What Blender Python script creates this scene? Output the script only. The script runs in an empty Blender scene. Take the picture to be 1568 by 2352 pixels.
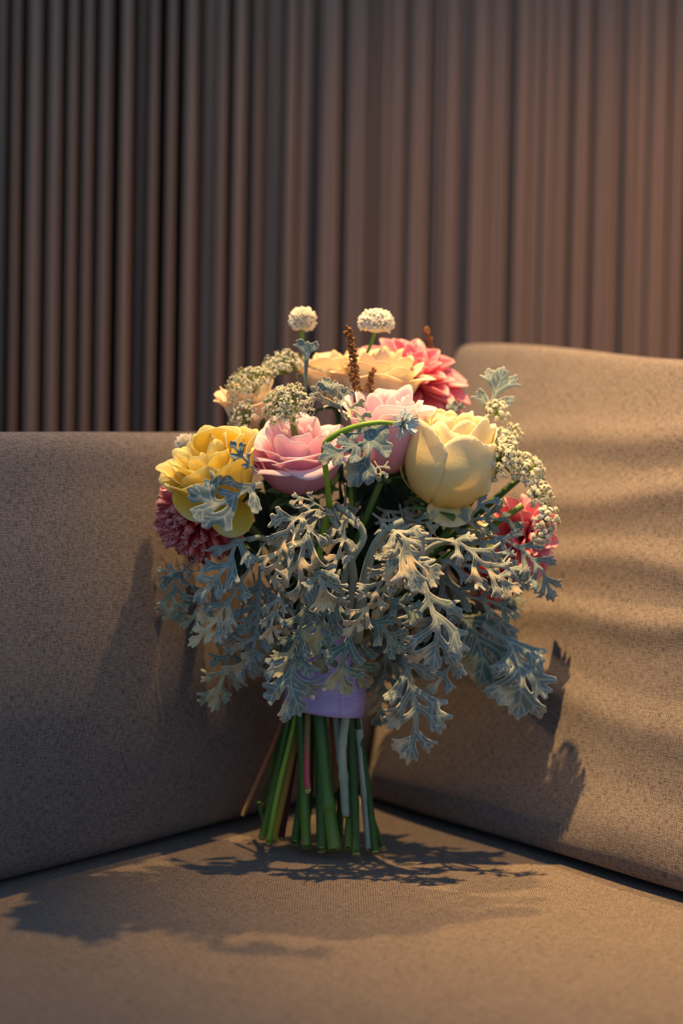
import bpy, math, random
import numpy as np
from mathutils import Vector, Matrix, Euler

# ------------------------------------------------------------------ camera
scene = bpy.context.scene
COL = scene.collection
F_PX = 50.0 / 36.0 * 2352.0
CAM_H = 0.263
PITCH = math.radians(1.16)
ROLL = math.radians(1.05)
cam_data = bpy.data.cameras.new('camera')
cam = bpy.data.objects.new('camera', cam_data)
COL.objects.link(cam)
cam_data.sensor_fit = 'VERTICAL'
cam_data.sensor_height = 36.0
cam_data.sensor_width = 24.0
cam_data.lens = 50.0
cam_data.clip_start = 0.02
cam_data.dof.use_dof = True
cam_data.dof.focus_distance = 0.945
cam_data.dof.aperture_fstop = 3.2
CAM_ROT = Euler((math.pi / 2 - PITCH, 0, 0)).to_matrix() @ Matrix.Rotation(ROLL, 3, 'Z')
cam.matrix_world = Matrix.Translation((0, 0, CAM_H)) @ CAM_ROT.to_4x4()
scene.camera = cam

# ------------------------------------------------------------------ world, lights, exposure
world = bpy.data.worlds.new('world')
scene.world = world
world.use_nodes = True
bg = world.node_tree.nodes['Background']
bg.inputs[0].default_value = (0.43, 0.64, 1.0, 1)
bg.inputs[1].default_value = 0.64


def spot(name, loc, target, power, color, radius, angle, blend):
    d = bpy.data.lights.new(name, 'SPOT')
    d.energy = power
    d.color = color
    d.shadow_soft_size = radius
    d.spot_size = math.radians(angle)
    d.spot_blend = blend
    o = bpy.data.objects.new(name, d)
    COL.objects.link(o)
    o.location = loc
    o.rotation_euler = (Vector(target) - Vector(loc)).to_track_quat('-Z', 'Y').to_euler()
    return o


WARM = (1.0, 0.60, 0.24)
spot('ceiling_spotlight', (-0.14, 0.66, 2.25), (0.37, 1.02, 0.12), 530, WARM, 0.014, 31, 1.0)
spot('ceiling_spotlight', (0.28, 1.56, 1.75), (0.02, 1.12, 0.08), 150, WARM, 0.020, 39, 1.0)
spot('wall_washer', (2.2, 0.80, 0.95), (0.50, 1.75, 0.44), 170, (1.0, 0.53, 0.18), 0.05, 31, 1.0)

scene.view_settings.view_transform = 'Standard'
scene.view_settings.look = 'None'
scene.view_settings.exposure = 0.0
scene.view_settings.gamma = 1.0
scene.view_settings.use_curve_mapping = False


# ------------------------------------------------------------------ helpers
def P(px, py, d):
    """photo pixel at distance d (metres along +Y) -> world point"""
    v = CAM_ROT @ Vector(((px - 784) / F_PX, -(py - 1176) / F_PX, -1.0))
    v = v * (d / v.y)
    return Vector((v.x, v.y, v.z + CAM_H))


def ground_depth(px, py, z=0.0):
    v = CAM_ROT @ Vector(((px - 784) / F_PX, -(py - 1176) / F_PX, -1.0))
    return v.y * (z - CAM_H) / v.z


PX = 1.0 / F_PX          # one photo pixel in metres at 1 m
ORG = {}                 # world origin of every object


def link(name, data, parent=None, org=(0, 0, 0)):
    o = bpy.data.objects.new(name, data)
    COL.objects.link(o)
    org = Vector(org)
    ORG[o] = org
    if parent is not None:
        o.parent = parent
        o.location = org - ORG[parent]
    else:
        o.location = org
    return o


def mesh_obj(name, verts, faces, mat, parent=None, attrs=None, smooth=True, solid=0.0, uv=None, org=None, mats=None, midx=None, subsurf=0):
    V = np.asarray(verts, dtype=float)
    if org is None:
        c = V.mean(axis=0)
        org = (c[0], c[1], c[2])
    V = V - np.array(org)
    me = bpy.data.meshes.new(name)
    me.from_pydata(V.tolist(), [], [list(map(int, f)) for f in faces])
    if attrs:
        for k, a in attrs.items():
            at = me.attributes.new(k, 'FLOAT', 'POINT')
            at.data.foreach_set('value', np.asarray(a, dtype=np.float32))
    if uv is not None:
        ul = me.uv_layers.new(name='UVMap')
        li = np.zeros(len(me.loops), dtype=np.int32)
        me.loops.foreach_get('vertex_index', li)
        ul.data.foreach_set('uv', np.asarray(uv, dtype=np.float32)[li].ravel())
    for m in (mats or [mat]):
        me.materials.append(m)
    if midx is not None:
        me.polygons.foreach_set('material_index', np.asarray(midx, dtype=np.int32))
    if smooth:
        me.polygons.foreach_set('use_smooth', np.ones(len(me.polygons), dtype=bool))
    me.update()
    o = link(name, me, parent, org)
    if solid:
        md = o.modifiers.new('thickness', 'SOLIDIFY')
        md.thickness = solid
        md.offset = 0.0
    if subsurf:
        md = o.modifiers.new('smooth', 'SUBSURF')
        md.levels = subsurf
        md.render_levels = subsurf
    return o


def tag(o, label=None, cat=None, group=None, kind=None):
    if label:
        o['label'] = label
    if cat:
        o['category'] = cat
    if group:
        o['group'] = group
    if kind:
        o['kind'] = kind
    return o


def grid_faces(nu, nv, wrap_u=False):
    f = []
    for j in range(nv - 1):
        for i in range(nu - 1 + (1 if wrap_u else 0)):
            a = j * nu + i
            b = j * nu + (i + 1) % nu
            f.append((a, b, b + nu, a + nu))
    return f


def catmull(pts, n):
    p = np.array([list(q) for q in pts], dtype=float)
    if len(p) == 2:
        p = np.array([p[0], (p[0] + p[1]) / 2, p[1]])
    q = np.vstack([2 * p[0] - p[1], p, 2 * p[-1] - p[-2]])
    out = []
    m = len(p) - 1
    dense = 24
    for i in range(m):
        p0, p1, p2, p3 = q[i], q[i + 1], q[i + 2], q[i + 3]
        for k in range(dense):
            t = k / dense
            out.append(0.5 * ((2 * p1) + (-p0 + p2) * t + (2 * p0 - 5 * p1 + 4 * p2 - p3) * t * t + (-p0 + 3 * p1 - 3 * p2 + p3) * t ** 3))
    out.append(p[-1])
    out = np.array(out)
    s = np.concatenate([[0], np.cumsum(np.linalg.norm(np.diff(out, axis=0), axis=1))])
    tt = np.linspace(0, s[-1], n)
    return np.stack([np.interp(tt, s, out[:, k]) for k in range(3)], axis=1), s[-1]


def norm(a):
    a = np.asarray(a, dtype=float)
    return a / (np.linalg.norm(a, axis=-1, keepdims=True) + 1e-12)


def tube(pts, radii, n=12, seg=8, nodes=(), bump=0.0, seed=0):
    """closed tube: returns verts, faces, t attribute"""
    C, L = catmull(pts, n)
    T = norm(np.gradient(C, axis=0))
    ref = np.array([0.3, -1.0, 0.2])
    B = norm(np.cross(T, ref))
    N = np.cross(B, T)
    t = np.linspace(0, 1, n)
    r = np.interp(t, np.linspace(0, 1, len(radii)), radii)
    for nt, amp in nodes:
        r = r * (1 + amp * np.exp(-((t - nt) / 0.022) ** 2))
    rng = np.random.RandomState(seed)
    V = []
    ta = []
    for i in range(n):
        for k in range(seg):
            a = 2 * math.pi * k / seg
            rr = r[i] * (1 + bump * rng.randn())
            V.append(C[i] + rr * (math.cos(a) * B[i] + math.sin(a) * N[i]))
            ta.append(t[i])
    Fc = grid_faces(seg, n, True)
    Fc.append(tuple(range(seg - 1, -1, -1)))
    Fc.append(tuple(range((n - 1) * seg, n * seg)))
    return V, Fc, ta


class Acc:
    """collects several shapes that make one part"""

    def __init__(self):
        self.v, self.f, self.t, self.m = [], [], [], []

    def add(self, v, f, t=None, m=0):
        o = len(self.v)
        self.v.extend([tuple(x) for x in v])
        self.f.extend([tuple(int(i) + o for i in q) for q in f])
        self.t.extend(list(t) if t is not None else [0.0] * len(v))
        self.m.extend([m] * len(f))


def axis_frame(ax):
    ax = norm(ax)
    ref = np.array([0, 0, 1.0]) if abs(ax[2]) < 0.9 else np.array([0, 1.0, 0])
    x = norm(np.cross(ref, ax))
    y = np.cross(ax, x)
    return x, y, ax


# ------------------------------------------------------------------ materials
def srgb(r, g, b):
    def c(u):
        u /= 255.0
        return u / 12.92 if u <= 0.04045 else ((u + 0.055) / 1.055) ** 2.4
    return (c(r), c(g), c(b), 1.0)


class NT:
    def __init__(self, name):
        self.mat = bpy.data.materials.new(name)
        self.mat.use_nodes = True
        self.t = self.mat.node_tree
        self.bsdf = self.t.nodes['Principled BSDF']
        self.out = self.t.nodes['Material Output']

    def n(self, kind, **kw):
        nd = self.t.nodes.new(kind)
        for k, v in kw.items():
            if k.startswith('_'):
                nd.inputs[k[1:].replace('_', ' ')].default_value = v
            else:
                setattr(nd, k, v)
        return nd

    def l(self, a, b):
        self.t.links.new(a, b)

    def math(self, op, a, b=None, c=None):
        nd = self.n('ShaderNodeMath', operation=op)
        for i, v in enumerate((a, b, c)):
            if v is None:
                continue
            if isinstance(v, (int, float)):
                nd.inputs[i].default_value = v
            else:
                self.l(v, nd.inputs[i])
        return nd.outputs[0]

    def ramp(self, fac, stops):
        nd = self.n('ShaderNodeValToRGB')
        cr = nd.color_ramp
        while len(cr.elements) < len(stops):
            cr.elements.new(0.5)
        for e, (p, c) in zip(cr.elements, stops):
            e.position = p
            e.color = c
        self.l(fac, nd.inputs[0])
        return nd.outputs[0]

    def mix(self, fac, a, b, blend='MIX'):
        nd = self.n('ShaderNodeMix', data_type='RGBA', blend_type=blend)
        for sock, v in ((nd.inputs[0], fac), (nd.inputs[6], a), (nd.inputs[7], b)):
            if isinstance(v, (int, float, tuple)):
                sock.default_value = v
            else:
                self.l(v, sock)
        return nd.outputs[2]

    def attr(self, name):
        return self.n('ShaderNodeAttribute', attribute_name=name).outputs['Fac']

    def noise(self, scale, detail=3, vec=None, rough=0.5):
        nd = self.n('ShaderNodeTexNoise')
        nd.inputs['Scale'].default_value = scale
        nd.inputs['Detail'].default_value = detail
        nd.inputs['Roughness'].default_value = rough
        if vec is not None:
            self.l(vec, nd.inputs['Vector'])
        return nd.outputs['Fac']

    def coord(self, which='Object', scale=None):
        o = self.n('ShaderNodeTexCoord').outputs[which]
        if scale:
            mp = self.n('ShaderNodeMapping')
            mp.inputs['Scale'].default_value = scale
            self.l(o, mp.inputs['Vector'])
            return mp.outputs[0]
        return o

    def bump(self, h, strength, dist):
        nd = self.n('ShaderNodeBump')
        nd.inputs['Strength'].default_value = strength
        nd.inputs['Distance'].default_value = dist
        self.l(h, nd.inputs['Height'])
        self.l(nd.outputs[0], self.bsdf.inputs['Normal'])
        return nd.outputs[0]


def fabric_material(name, dark, light, period, ribs=0.0):
    m = NT(name)
    uv = m.n('ShaderNodeUVMap').outputs[0]
    sep = m.n('ShaderNodeSeparateXYZ')
    m.l(uv, sep.inputs[0])
    wob = m.noise(260, 2, uv)
    k = 2 * math.pi / period
    su = m.math('SINE', m.math('MULTIPLY_ADD', wob, 2.4, m.math('MULTIPLY', sep.outputs[0], k)))
    sv = m.math('SINE', m.math('MULTIPLY_ADD', wob, 2.4, m.math('MULTIPLY', sep.outputs[1], k)))
    weave = m.math('MULTIPLY', su, sv)
    rib = m.math('MULTIPLY', su, 0.55 + ribs)
    h = m.math('ADD', weave, rib)

    def streak(sx, sy, sc):
        mp = m.n('ShaderNodeMapping')
        mp.inputs['Scale'].default_value = (sx, sy, 1)
        m.l(uv, mp.inputs['Vector'])
        return m.noise(sc, 2, mp.outputs[0], 0.6)
    warp = streak(1100, 190, 1.0)
    weft = streak(190, 1100, 1.0)
    blot = m.noise(38, 3, uv)
    tone = m.math('ADD', m.math('ADD', m.math('MULTIPLY', warp, 0.9), m.math('MULTIPLY', weft, 0.9)), m.math('MULTIPLY', h, 0.17))
    tone = m.math('ADD', tone, m.math('MULTIPLY', m.math('SUBTRACT', blot, 0.5), 0.16))
    col = m.ramp(tone, [(0.62, dark), (1.16, light)])
    m.l(col, m.bsdf.inputs['Base Color'])
    m.bsdf.inputs['Roughness'].default_value = 0.95
    m.bsdf.inputs['Specular IOR Level'].default_value = 0.12
    m.bsdf.inputs['Sheen Weight'].default_value = 0.12
    hh = m.math('ADD', m.math('MULTIPLY', h, 0.5), m.math('MULTIPLY', m.math('ADD', warp, weft), 0.8))
    m.bump(hh, 0.75, 0.0006)
    return m.mat


def petal_material(name, stops, edge=None, noise_amt=0.12, trans=0.35):
    """colour along the petal (t) with faint veining; thin petals let light through"""
    m = NT(name)
    t = m.attr('t')
    vec = m.coord('Object')
    nz = m.noise(120, 3, vec)
    tt = m.math('ADD', t, m.math('MULTIPLY', m.math('SUBTRACT', nz, 0.5), noise_amt * 2))
    col = m.ramp(tt, stops)
    m.l(col, m.bsdf.inputs['Base Color'])
    m.bsdf.inputs['Roughness'].default_value = 0.6
    m.bsdf.inputs['Specular IOR Level'].default_value = 0.25
    m.bump(m.noise(420, 3, vec), 0.25, 0.0006)
    tr = m.n('ShaderNodeBsdfTranslucent')
    m.l(col, tr.inputs[0])
    mx = m.n('ShaderNodeMixShader')
    mx.inputs[0].default_value = trans
    m.l(m.bsdf.outputs[0], mx.inputs[1])
    m.l(tr.outputs[0], mx.inputs[2])
    m.l(mx.outputs[0], m.out.inputs[0])
    return m.mat


def leaf_material(name, blade, blade2, rim, dried, dry_lo):
    m = NT(name)
    vec = m.coord('Object')
    nz = m.noise(90, 4, vec)
    fine = m.noise(700, 2, vec)
    base = m.mix(m.math('MULTIPLY', nz, 1.0), blade, blade2)
    dry = m.ramp(m.math('ADD', m.noise(42, 3, vec), m.math('MULTIPLY', m.attr('tip'), 0.10)), [(dry_lo, (0, 0, 0, 1)), (dry_lo + 0.1, (1, 1, 1, 1))])
    base = m.mix(m.math('MULTIPLY', dry, 0.75), base, dried)
    veinc = m.mix(m.math('MULTIPLY', m.attr('vein'), 0.55), base, rim)
    rimf = m.math('MULTIPLY', m.math('POWER', m.attr('rim'), 1.6), 0.75)
    col = m.mix(rimf, veinc, rim)
    col = m.mix(m.math('MULTIPLY', fine, 0.14), col, rim)
    m.l(col, m.bsdf.inputs['Base Color'])
    m.bsdf.inputs['Roughness'].default_value = 0.85
    m.bsdf.inputs['Specular IOR Level'].default_value = 0.2
    m.bsdf.inputs['Sheen Weight'].default_value = 0.25
    m.bump(fine, 0.4, 0.0005)
    return m.mat


def plain_material(name, a, b, scale=120, rough=0.6, stretch=None, bump=0.2, spec=0.3, along=None):
    m = NT(name)
    vec = m.coord('Object', stretch)
    nz = m.noise(scale, 4, vec)
    col = m.ramp(nz, [(0.3, a), (0.7, b)])
    if along:
        col2 = m.ramp(m.attr('t'), along)
        col = m.mix(0.75, col, col2)
    m.l(col, m.bsdf.inputs['Base Color'])
    m.bsdf.inputs['Roughness'].default_value = rough
    m.bsdf.inputs['Specular IOR Level'].default_value = spec
    if bump:
        m.bump(nz, bump, 0.0008)
    return m.mat


M = {}
M['cushion'] = fabric_material('cushion_weave', srgb(60, 56, 56), srgb(132, 121, 112), 0.0016)
M['seat'] = fabric_material('seat_weave', srgb(58, 53, 49), srgb(124, 111, 98), 0.0016, 0.4)


def slat_material():
    m = NT('slat_wood')
    vec = m.coord('Object', (1, 1, 0.02))
    nz = m.noise(160, 4, vec)
    rnd = m.n('ShaderNodeObjectInfo').outputs['Random']
    col = m.ramp(nz, [(0.25, srgb(120, 94, 76)), (0.75, srgb(156, 122, 96))])
    col = m.mix(m.math('MULTIPLY', rnd, 0.30), col, srgb(92, 76, 66))
    m.l(col, m.bsdf.inputs['Base Color'])
    m.bsdf.inputs['Roughness'].default_value = 0.7
    m.bump(nz, 0.3, 0.001)
    return m.mat


M['slat'] = slat_material()
M['backing'] = plain_material('gap_shade_backing', srgb(18, 18, 18), srgb(27, 26, 25), 20, 0.9)  # shade of the slat gaps is put into this near-black colour
M['floor'] = plain_material('floor_boards', srgb(70, 55, 45), srgb(100, 80, 64), 6, 0.6, (1, 12, 1))
M['frame'] = plain_material('sofa_frame_cloth', srgb(80, 74, 70), srgb(110, 100, 94), 60, 0.9)

# ------------------------------------------------------------------ setting: floor and slatted wall
WALL_Y = 1.75
fl = mesh_obj('floor', [(-3, -2, -0.42), (3, -2, -0.42), (3, 1.9, -0.42), (-3, 1.9, -0.42), (-3, -2, -0.47), (3, -2, -0.47), (3, 1.9, -0.47), (-3, 1.9, -0.47)],
              [(0, 1, 2, 3), (7, 6, 5, 4), (0, 4, 5, 1), (1, 5, 6, 2), (2, 6, 7, 3), (3, 7, 4, 0)], M['floor'], smooth=False)
tag(fl, 'brown boarded floor under the sofa', kind='structure')


def box(x0, x1, y0, y1, z0, z1, bev=0.0):
    if bev <= 0:
        v = [(x0, y0, z0), (x1, y0, z0), (x1, y1, z0), (x0, y1, z0), (x0, y0, z1), (x1, y0, z1), (x1, y1, z1), (x0, y1, z1)]
        f = [(3, 2, 1, 0), (4, 5, 6, 7), (0, 1, 5, 4), (1, 2, 6, 5), (2, 3, 7, 6), (3, 0, 4, 7)]
        return v, f
    prof = [(x0, y1), (x0, y0 + bev), (x0 + bev * 0.3, y0 + bev * 0.3), (x0 + bev, y0), (x1 - bev, y0), (x1 - bev * 0.3, y0 + bev * 0.3), (x1, y0 + bev), (x1, y1)]
    n = len(prof)
    v = [(a, b, z0) for a, b in prof] + [(a, b, z1) for a, b in prof]
    f = [(i, (i + 1) % n, (i + 1) % n + n, i + n) for i in range(n)]
    f += [tuple(range(n - 1, -1, -1)), tuple(range(n, 2 * n))]
    return v, f


WZ0, WZ1 = -0.42, 1.62
v, f = box(-1.9, 1.9, WALL_Y + 0.080, WALL_Y + 0.12, WZ0, WZ1)
wall = mesh_obj('wall_back', v, f, M['backing'], smooth=False)
tag(wall, 'wall of narrow brown vertical slats with dark gaps behind the sofa', kind='structure')
S1 = [(-40, 18, 1), (45, 82, 0), (110, 188, 0), (205, 278, 0), (300, 348, 0), (370, 420, 0), (440, 508, 0), (538, 602, 0), (618, 655, 1), (670, 718, 0),
      (752, 802, 0), (828, 905, 0), (912, 982, 2), (988, 1032, 0), (1062, 1118, 0), (1124, 1156, 2), (1160, 1192, 0), (1196, 1292, 2), (1298, 1352, 0),
      (1356, 1424, 1), (1464, 1550, 0)]
S2 = [(16, 110, 0), (128, 152, 1), (168, 202, 0), (205, 280, 1), (304, 388, 0), (424, 454, 1), (457, 526, 0), (584, 662, 0), (665, 754, 1), (788, 852, 0),
      (856, 912, 1), (915, 962, 0), (965, 1034, 1), (1056, 1134, 1), (1150, 1252, 0), (1255, 1292, 2), (1295, 1332, 0), (1336, 1402, 1), (1405, 1490, 0), (1500, 1572, 1)]
slats = [(a / 2, b / 2, l) for a, b, l in S1] + [(784 + a / 2, 784 + b / 2, l) for a, b, l in S2]
rs = random.Random(5)
spans = []
for a, b, l in slats:
    # the gaps between the slats are widest at the left
    sh = (b - a) * (0.17 if b < 455 else 0.06 if b < 760 else 0.0)
    spans.append((P(a + sh, 500, WALL_Y).x, P(b - sh, 500, WALL_Y).x, l))
x = spans[0][0]
while x > -1.8:
    g = rs.uniform(0.004, 0.011)
    w = rs.uniform(0.012, 0.024)
    spans.append((x - g - w, x - g, rs.choice((0, 0, 0, 1))))
    x -= g + w
x = max(s[1] for s in spans)
while x < 1.8:
    g = rs.uniform(0.002, 0.009)
    w = rs.uniform(0.010, 0.026)
    spans.append((x + g, x + g + w, rs.choice((0, 1, 1))))
    x += g + w
# thin recessed strips added so the gaps look less dark towards the right end
for k in range(1, len(slats)):
    g0, g1 = spans[k - 1][1], spans[k][0]
    if slats[k][0] > 700 and g1 - g0 > 0.003:
        spans.append((g0 + 0.0004, g1 - 0.0004, 3))
for a, b, l in spans:
    y0 = WALL_Y + ((0.0, 0.008, 0.016, 0.022) if a < 0 else (0.0, 0.002, 0.004, 0.008))[l]
    v, f = box(a, b, y0, WALL_Y + 0.080, WZ0, WZ1, 0.0022)
    mesh_obj('slat', v, f, M['slat'], wall, smooth=False)

# ------------------------------------------------------------------ sofa frame and cushions
v, f = box(-1.15, 1.15, 0.28, 1.62, -0.36, -0.162)
sofa = link('sofa_frame', None, None, (0, 0.95, -0.42))
tag(sofa, 'low grey fabric sofa frame beneath the seat cushion', 'sofa')
mesh_obj('base', v, f, M['frame'], sofa, smooth=False)
v, f = box(-1.15, 1.15, 1.50, 1.62, -0.162, 0.16)
mesh_obj('back_panel', v, f, M['frame'], sofa, smooth=False)
for sx in (-1.05, 1.05):
    for sy in (0.36, 1.54):
        v, f = box(sx - 0.03, sx + 0.03, sy - 0.03, sy + 0.03, -0.42, -0.36)
        mesh_obj('leg', v, f, M['frame'], sofa, smooth=False)


def smooth_noise(x, y, seed, freq):
    rng = np.random.RandomState(seed)
    out = np.zeros_like(x)
    for k in range(7):
        a = rng.uniform(0, 2 * math.pi)
        fr = freq * rng.uniform(0.6, 1.7)
        out += np.sin(fr * (x * math.cos(a) + y * math.sin(a)) + rng.uniform(0, 6.28))
    return out / 7 ** 0.5


# seat cushion: a wide slab with a softly uneven top
nx, ny = 150, 120
X0, X1, Y0, Y1, ZT, ZB = -1.1, 1.1, 0.25, 1.49, -0.003, -0.16
top = []
uvs = []
for j in range(ny):
    for i in range(nx):
        a = -1 + 2 * i / (nx - 1)
        b = -1 + 2 * j / (ny - 1)
        top.append((a, b))
top = np.array(top)
a, b = top[:, 0], top[:, 1]
rx = (X0 + X1) / 2 + a * (X1 - X0) / 2
ry = (Y0 + Y1) / 2 + b * (Y1 - Y0) / 2
edge = np.minimum((1 - np.abs(a)) * (X1 - X0) / 2, (1 - np.abs(b)) * (Y1 - Y0) / 2)
rr = 0.04
drop = np.where(edge < rr, rr - np.sqrt(np.maximum(0, rr ** 2 - (rr - edge) ** 2)), 0)
mid = np.clip(edge / 0.12, 0, 1)
rz = ZT - drop + 0.0016 * smooth_noise(rx, ry, 3, 14) * mid
V = np.stack([rx, ry, rz], axis=1)
Fc = grid_faces(nx, ny)
Vb = np.stack([rx, ry, ZB + drop * 0.6], axis=1)
off = len(V)
Fb = [tuple(i + off for i in q[::-1]) for q in Fc]
rim = [i for i in range(nx)] + [j * nx + nx - 1 for j in range(1, ny)] + [(ny - 1) * nx + i for i in range(nx - 2, -1, -1)] + [j * nx for j in range(ny - 2, 0, -1)]
Fs = [(rim[k], rim[k] + off, rim[(k + 1) % len(rim)] + off, rim[(k + 1) % len(rim)]) for k in range(len(rim))]
uv = np.stack([np.concatenate([rx, rx]), np.concatenate([ry, ry])], axis=1)
seat = mesh_obj('seat_cushion', np.vstack([V, Vb]), Fc + Fb + Fs, M['seat'], uv=uv)
tag(seat, 'wide flat grey-brown woven seat cushion that the bouquet stands on', 'cushion')


def pillow(name, A, B, lean, height, thick, extA, extB, wr, label, nexp=5.0, seed=1, topfn=None, shear=0.0, domew=0.25):
    """back cushion whose front foot runs from A to B on the seat; leans back by `lean`"""
    A = np.array(A)
    B = np.array(B)
    e1 = norm(B - A)
    L = np.linalg.norm(B - A)
    nrm = np.array([e1[1], -e1[0], 0.0])
    if nrm[1] > 0:
        nrm = -nrm
    up = norm(np.array([0, 0, math.cos(lean)]) - nrm * math.sin(lean))
    out = norm(np.cross(up, e1))
    if np.dot(out, nrm) < 0:
        out = -out
    w = L + extA + extB
    nu, nv = 120, 110
    # denser sampling near the rim
    def spread(n):
        q = np.linspace(-1, 1, n)
        return np.sin(q * math.pi / 2) * 0.6 + q * 0.4
    uu, vv = np.meshgrid(spread(nu), spread(nv))
    uu, vv = uu.ravel(), vv.ravel()
    bul = (np.clip(1 - np.abs(uu) ** 28, 0, 1) * np.clip(1 - np.abs(vv) ** nexp, 0, 1)) ** 0.42
    dome = (1 - 0.25 * uu ** 2) * (1 - 0.85 * np.abs(vv + 0.1) ** 2)
    t = thick * bul * (1 - domew + domew * dome)
    s = (uu * 0.5 + 0.5) * w - extA
    h = (vv * 0.5 + 0.5) * height
    if topfn is not None:
        h = h * topfn(s, L)
    base = A[None, :] + (s + shear * h)[:, None] * e1 + h[:, None] * up - (thick * 0.93) * out[None, :]
    wrk = wr(s, h, L) * np.clip(bul * 1.5, 0, 1)
    front = base + (t + wrk)[:, None] * out
    back = base - (t * 0.8)[:, None] * out
    Fc = grid_faces(nu, nv)
    off = len(front)
    # back shares the rim
    rimset = {}
    remap = np.arange(off) + off
    for j in range(nv):
        for i in range(nu):
            if i in (0, nu - 1) or j in (0, nv - 1):
                remap[j * nu + i] = j * nu + i
    Fb = [tuple(int(remap[k]) for k in q[::-1]) for q in Fc]
    Vall = np.vstack([front, back])
    Vall[:, 2] = np.maximum(Vall[:, 2], 0.0005)
    uv = np.stack([np.concatenate([s, s]), np.concatenate([h, h])], axis=1)
    # drop unused rim duplicates
    used = np.unique(np.array([i for q in Fc + Fb for i in q]))
    rm = -np.ones(len(Vall), dtype=int)
    rm[used] = np.arange(len(used))
    o = mesh_obj(name, Vall[used], [tuple(rm[list(q)]) for q in Fc + Fb], M['cushion'], uv=uv[used])
    tag(o, label, 'cushion')
    return o


def wr_left(s, h, L):
    return 0.0022 * smooth_noise(s, h, 8, 16) + 0.004 * np.exp(-((h - 0.27 - 0.02 * np.sin(s * 14)) / 0.02) ** 2)


def wr_right(s, h, L):
    # slack horizontal folds in the upper half, deepening towards the outer edge
    fold = np.zeros_like(s)
    g = np.clip(0.35 + (L - s) * 0 + s / L * 0.9, 0, 1.6)
    for hc, wd, am, sl in ((0.325, 0.016, 0.0060, 0.02), (0.272, 0.014, 0.0058, 0.05), (0.222, 0.013, 0.0048, -0.03), (0.176, 0.012, 0.0052, 0.04), (0.118, 0.016, 0.004, -0.16)):
        c = hc + sl * (s - L * 0.6) + 0.004 * np.sin(s * 30 + hc * 90)
        fold += am * np.exp(-((h - c) / wd) ** 2)
    return fold * g + 0.0018 * smooth_noise(s, h, 11, 26) + 0.004 * np.exp(-(((s - L * 0.85) / 0.05) ** 2 + ((h - 0.035) / 0.02) ** 2))


def foot(px, py):
    d = ground_depth(px, py)
    q = P(px, py, d)
    return (q.x, q.y, 0.0)


LA, LB = foot(0, 2066), foot(600, 1902)
RA, RB = foot(880, 1858), foot(1568, 2070)
pillow('back_cushion', LA, LB, math.radians(6), 0.300, 0.085, 0.45, 0.20, wr_left,
       'low grey-brown woven back cushion left of the bouquet, top edge level', 34.0, 1,
       topfn=lambda s, L: 1.0 + 0.13 * np.clip(s, -0.1, 0.3), domew=0.45)
pillow('back_cushion', RA, RB, math.radians(22), 0.438, 0.075, 0.058, 0.42, wr_right,
       'tall slack grey-brown back cushion right of the bouquet, with horizontal folds', 34.0, 2,
       topfn=lambda s, L: 0.997 - 0.29 * np.clip(s, -0.1, 0.34) + 0.004 * np.sin(s * 22), shear=-0.17, domew=0.12)

# ------------------------------------------------------------------ bouquet materials
def c3(*a):
    return srgb(*a)


M['pink'] = petal_material('pink_rose_petal', [(0.0, c3(236, 130, 174)), (0.4, c3(244, 180, 212)), (0.8, c3(248, 206, 226)), (1.0, c3(250, 232, 236))], trans=0.42)
M['blush'] = petal_material('blush_rose_petal', [(0.0, c3(236, 166, 172)), (0.5, c3(244, 198, 210)), (0.85, c3(248, 222, 230)), (1.0, c3(250, 238, 238))], trans=0.42)
M['yellow'] = petal_material('pale_yellow_petal', [(0.0, c3(248, 206, 92)), (0.35, c3(252, 232, 150)), (0.8, c3(253, 241, 182)), (1.0, c3(253, 246, 212))], trans=0.36)
M['golden'] = petal_material('golden_petal', [(0.0, c3(240, 176, 50)), (0.35, c3(252, 222, 70)), (0.8, c3(252, 234, 110)), (1.0, c3(252, 242, 176))], trans=0.42)
M['apricot'] = petal_material('apricot_petal', [(0.0, c3(248, 220, 160)), (0.5, c3(252, 242, 206)), (0.85, c3(252, 244, 218)), (1.0, c3(252, 226, 186))], trans=0.35)
M['coral'] = petal_material('coral_dahlia_petal', [(0.0, c3(200, 50, 90)), (0.35, c3(238, 108, 128)), (0.75, c3(246, 156, 164)), (1.0, c3(250, 196, 192))], trans=0.22)
M['magenta'] = petal_material('magenta_petal', [(0.0, c3(160, 24, 40)), (0.45, c3(236, 86, 98)), (0.8, c3(246, 134, 138)), (1.0, c3(250, 196, 190))])
M['white_floret'] = plain_material('cream_floret', c3(222, 214, 176), c3(246, 240, 214), 300, 0.7)
M['globe'] = plain_material('ivory_globe_floret', c3(226, 216, 180), c3(248, 240, 214), 300, 0.7, along=[(0.0, c3(150, 170, 110)), (0.5, c3(236, 228, 196)), (1.0, c3(250, 244, 222))])
M['pale_blue'] = plain_material('pale_blue_floret', c3(190, 205, 205), c3(232, 236, 224), 300, 0.7)
M['umbel_green'] = plain_material('umbel_stalk_green', c3(110, 140, 60), c3(150, 170, 90), 200, 0.7)
M['stem'] = plain_material('green_stem', c3(34, 74, 30), c3(84, 124, 46), 150, 0.42, (1, 1, 0.12), 0.35, 0.45, along=[(0, c3(30, 76, 32)), (0.55, c3(56, 104, 36)), (0.85, c3(96, 134, 48)), (1, c3(132, 152, 66))])
M['stem_dark'] = plain_material('dark_green_stem', c3(26, 54, 26), c3(52, 84, 40), 150, 0.5, (1, 1, 0.12), along=[(0, c3(26, 60, 28)), (0.7, c3(44, 84, 36)), (1, c3(78, 108, 52))])
M['stem_bright'] = plain_material('bright_green_stem', c3(110, 150, 40), c3(140, 176, 62), 80, 0.5, (1, 1, 0.2))
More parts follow.
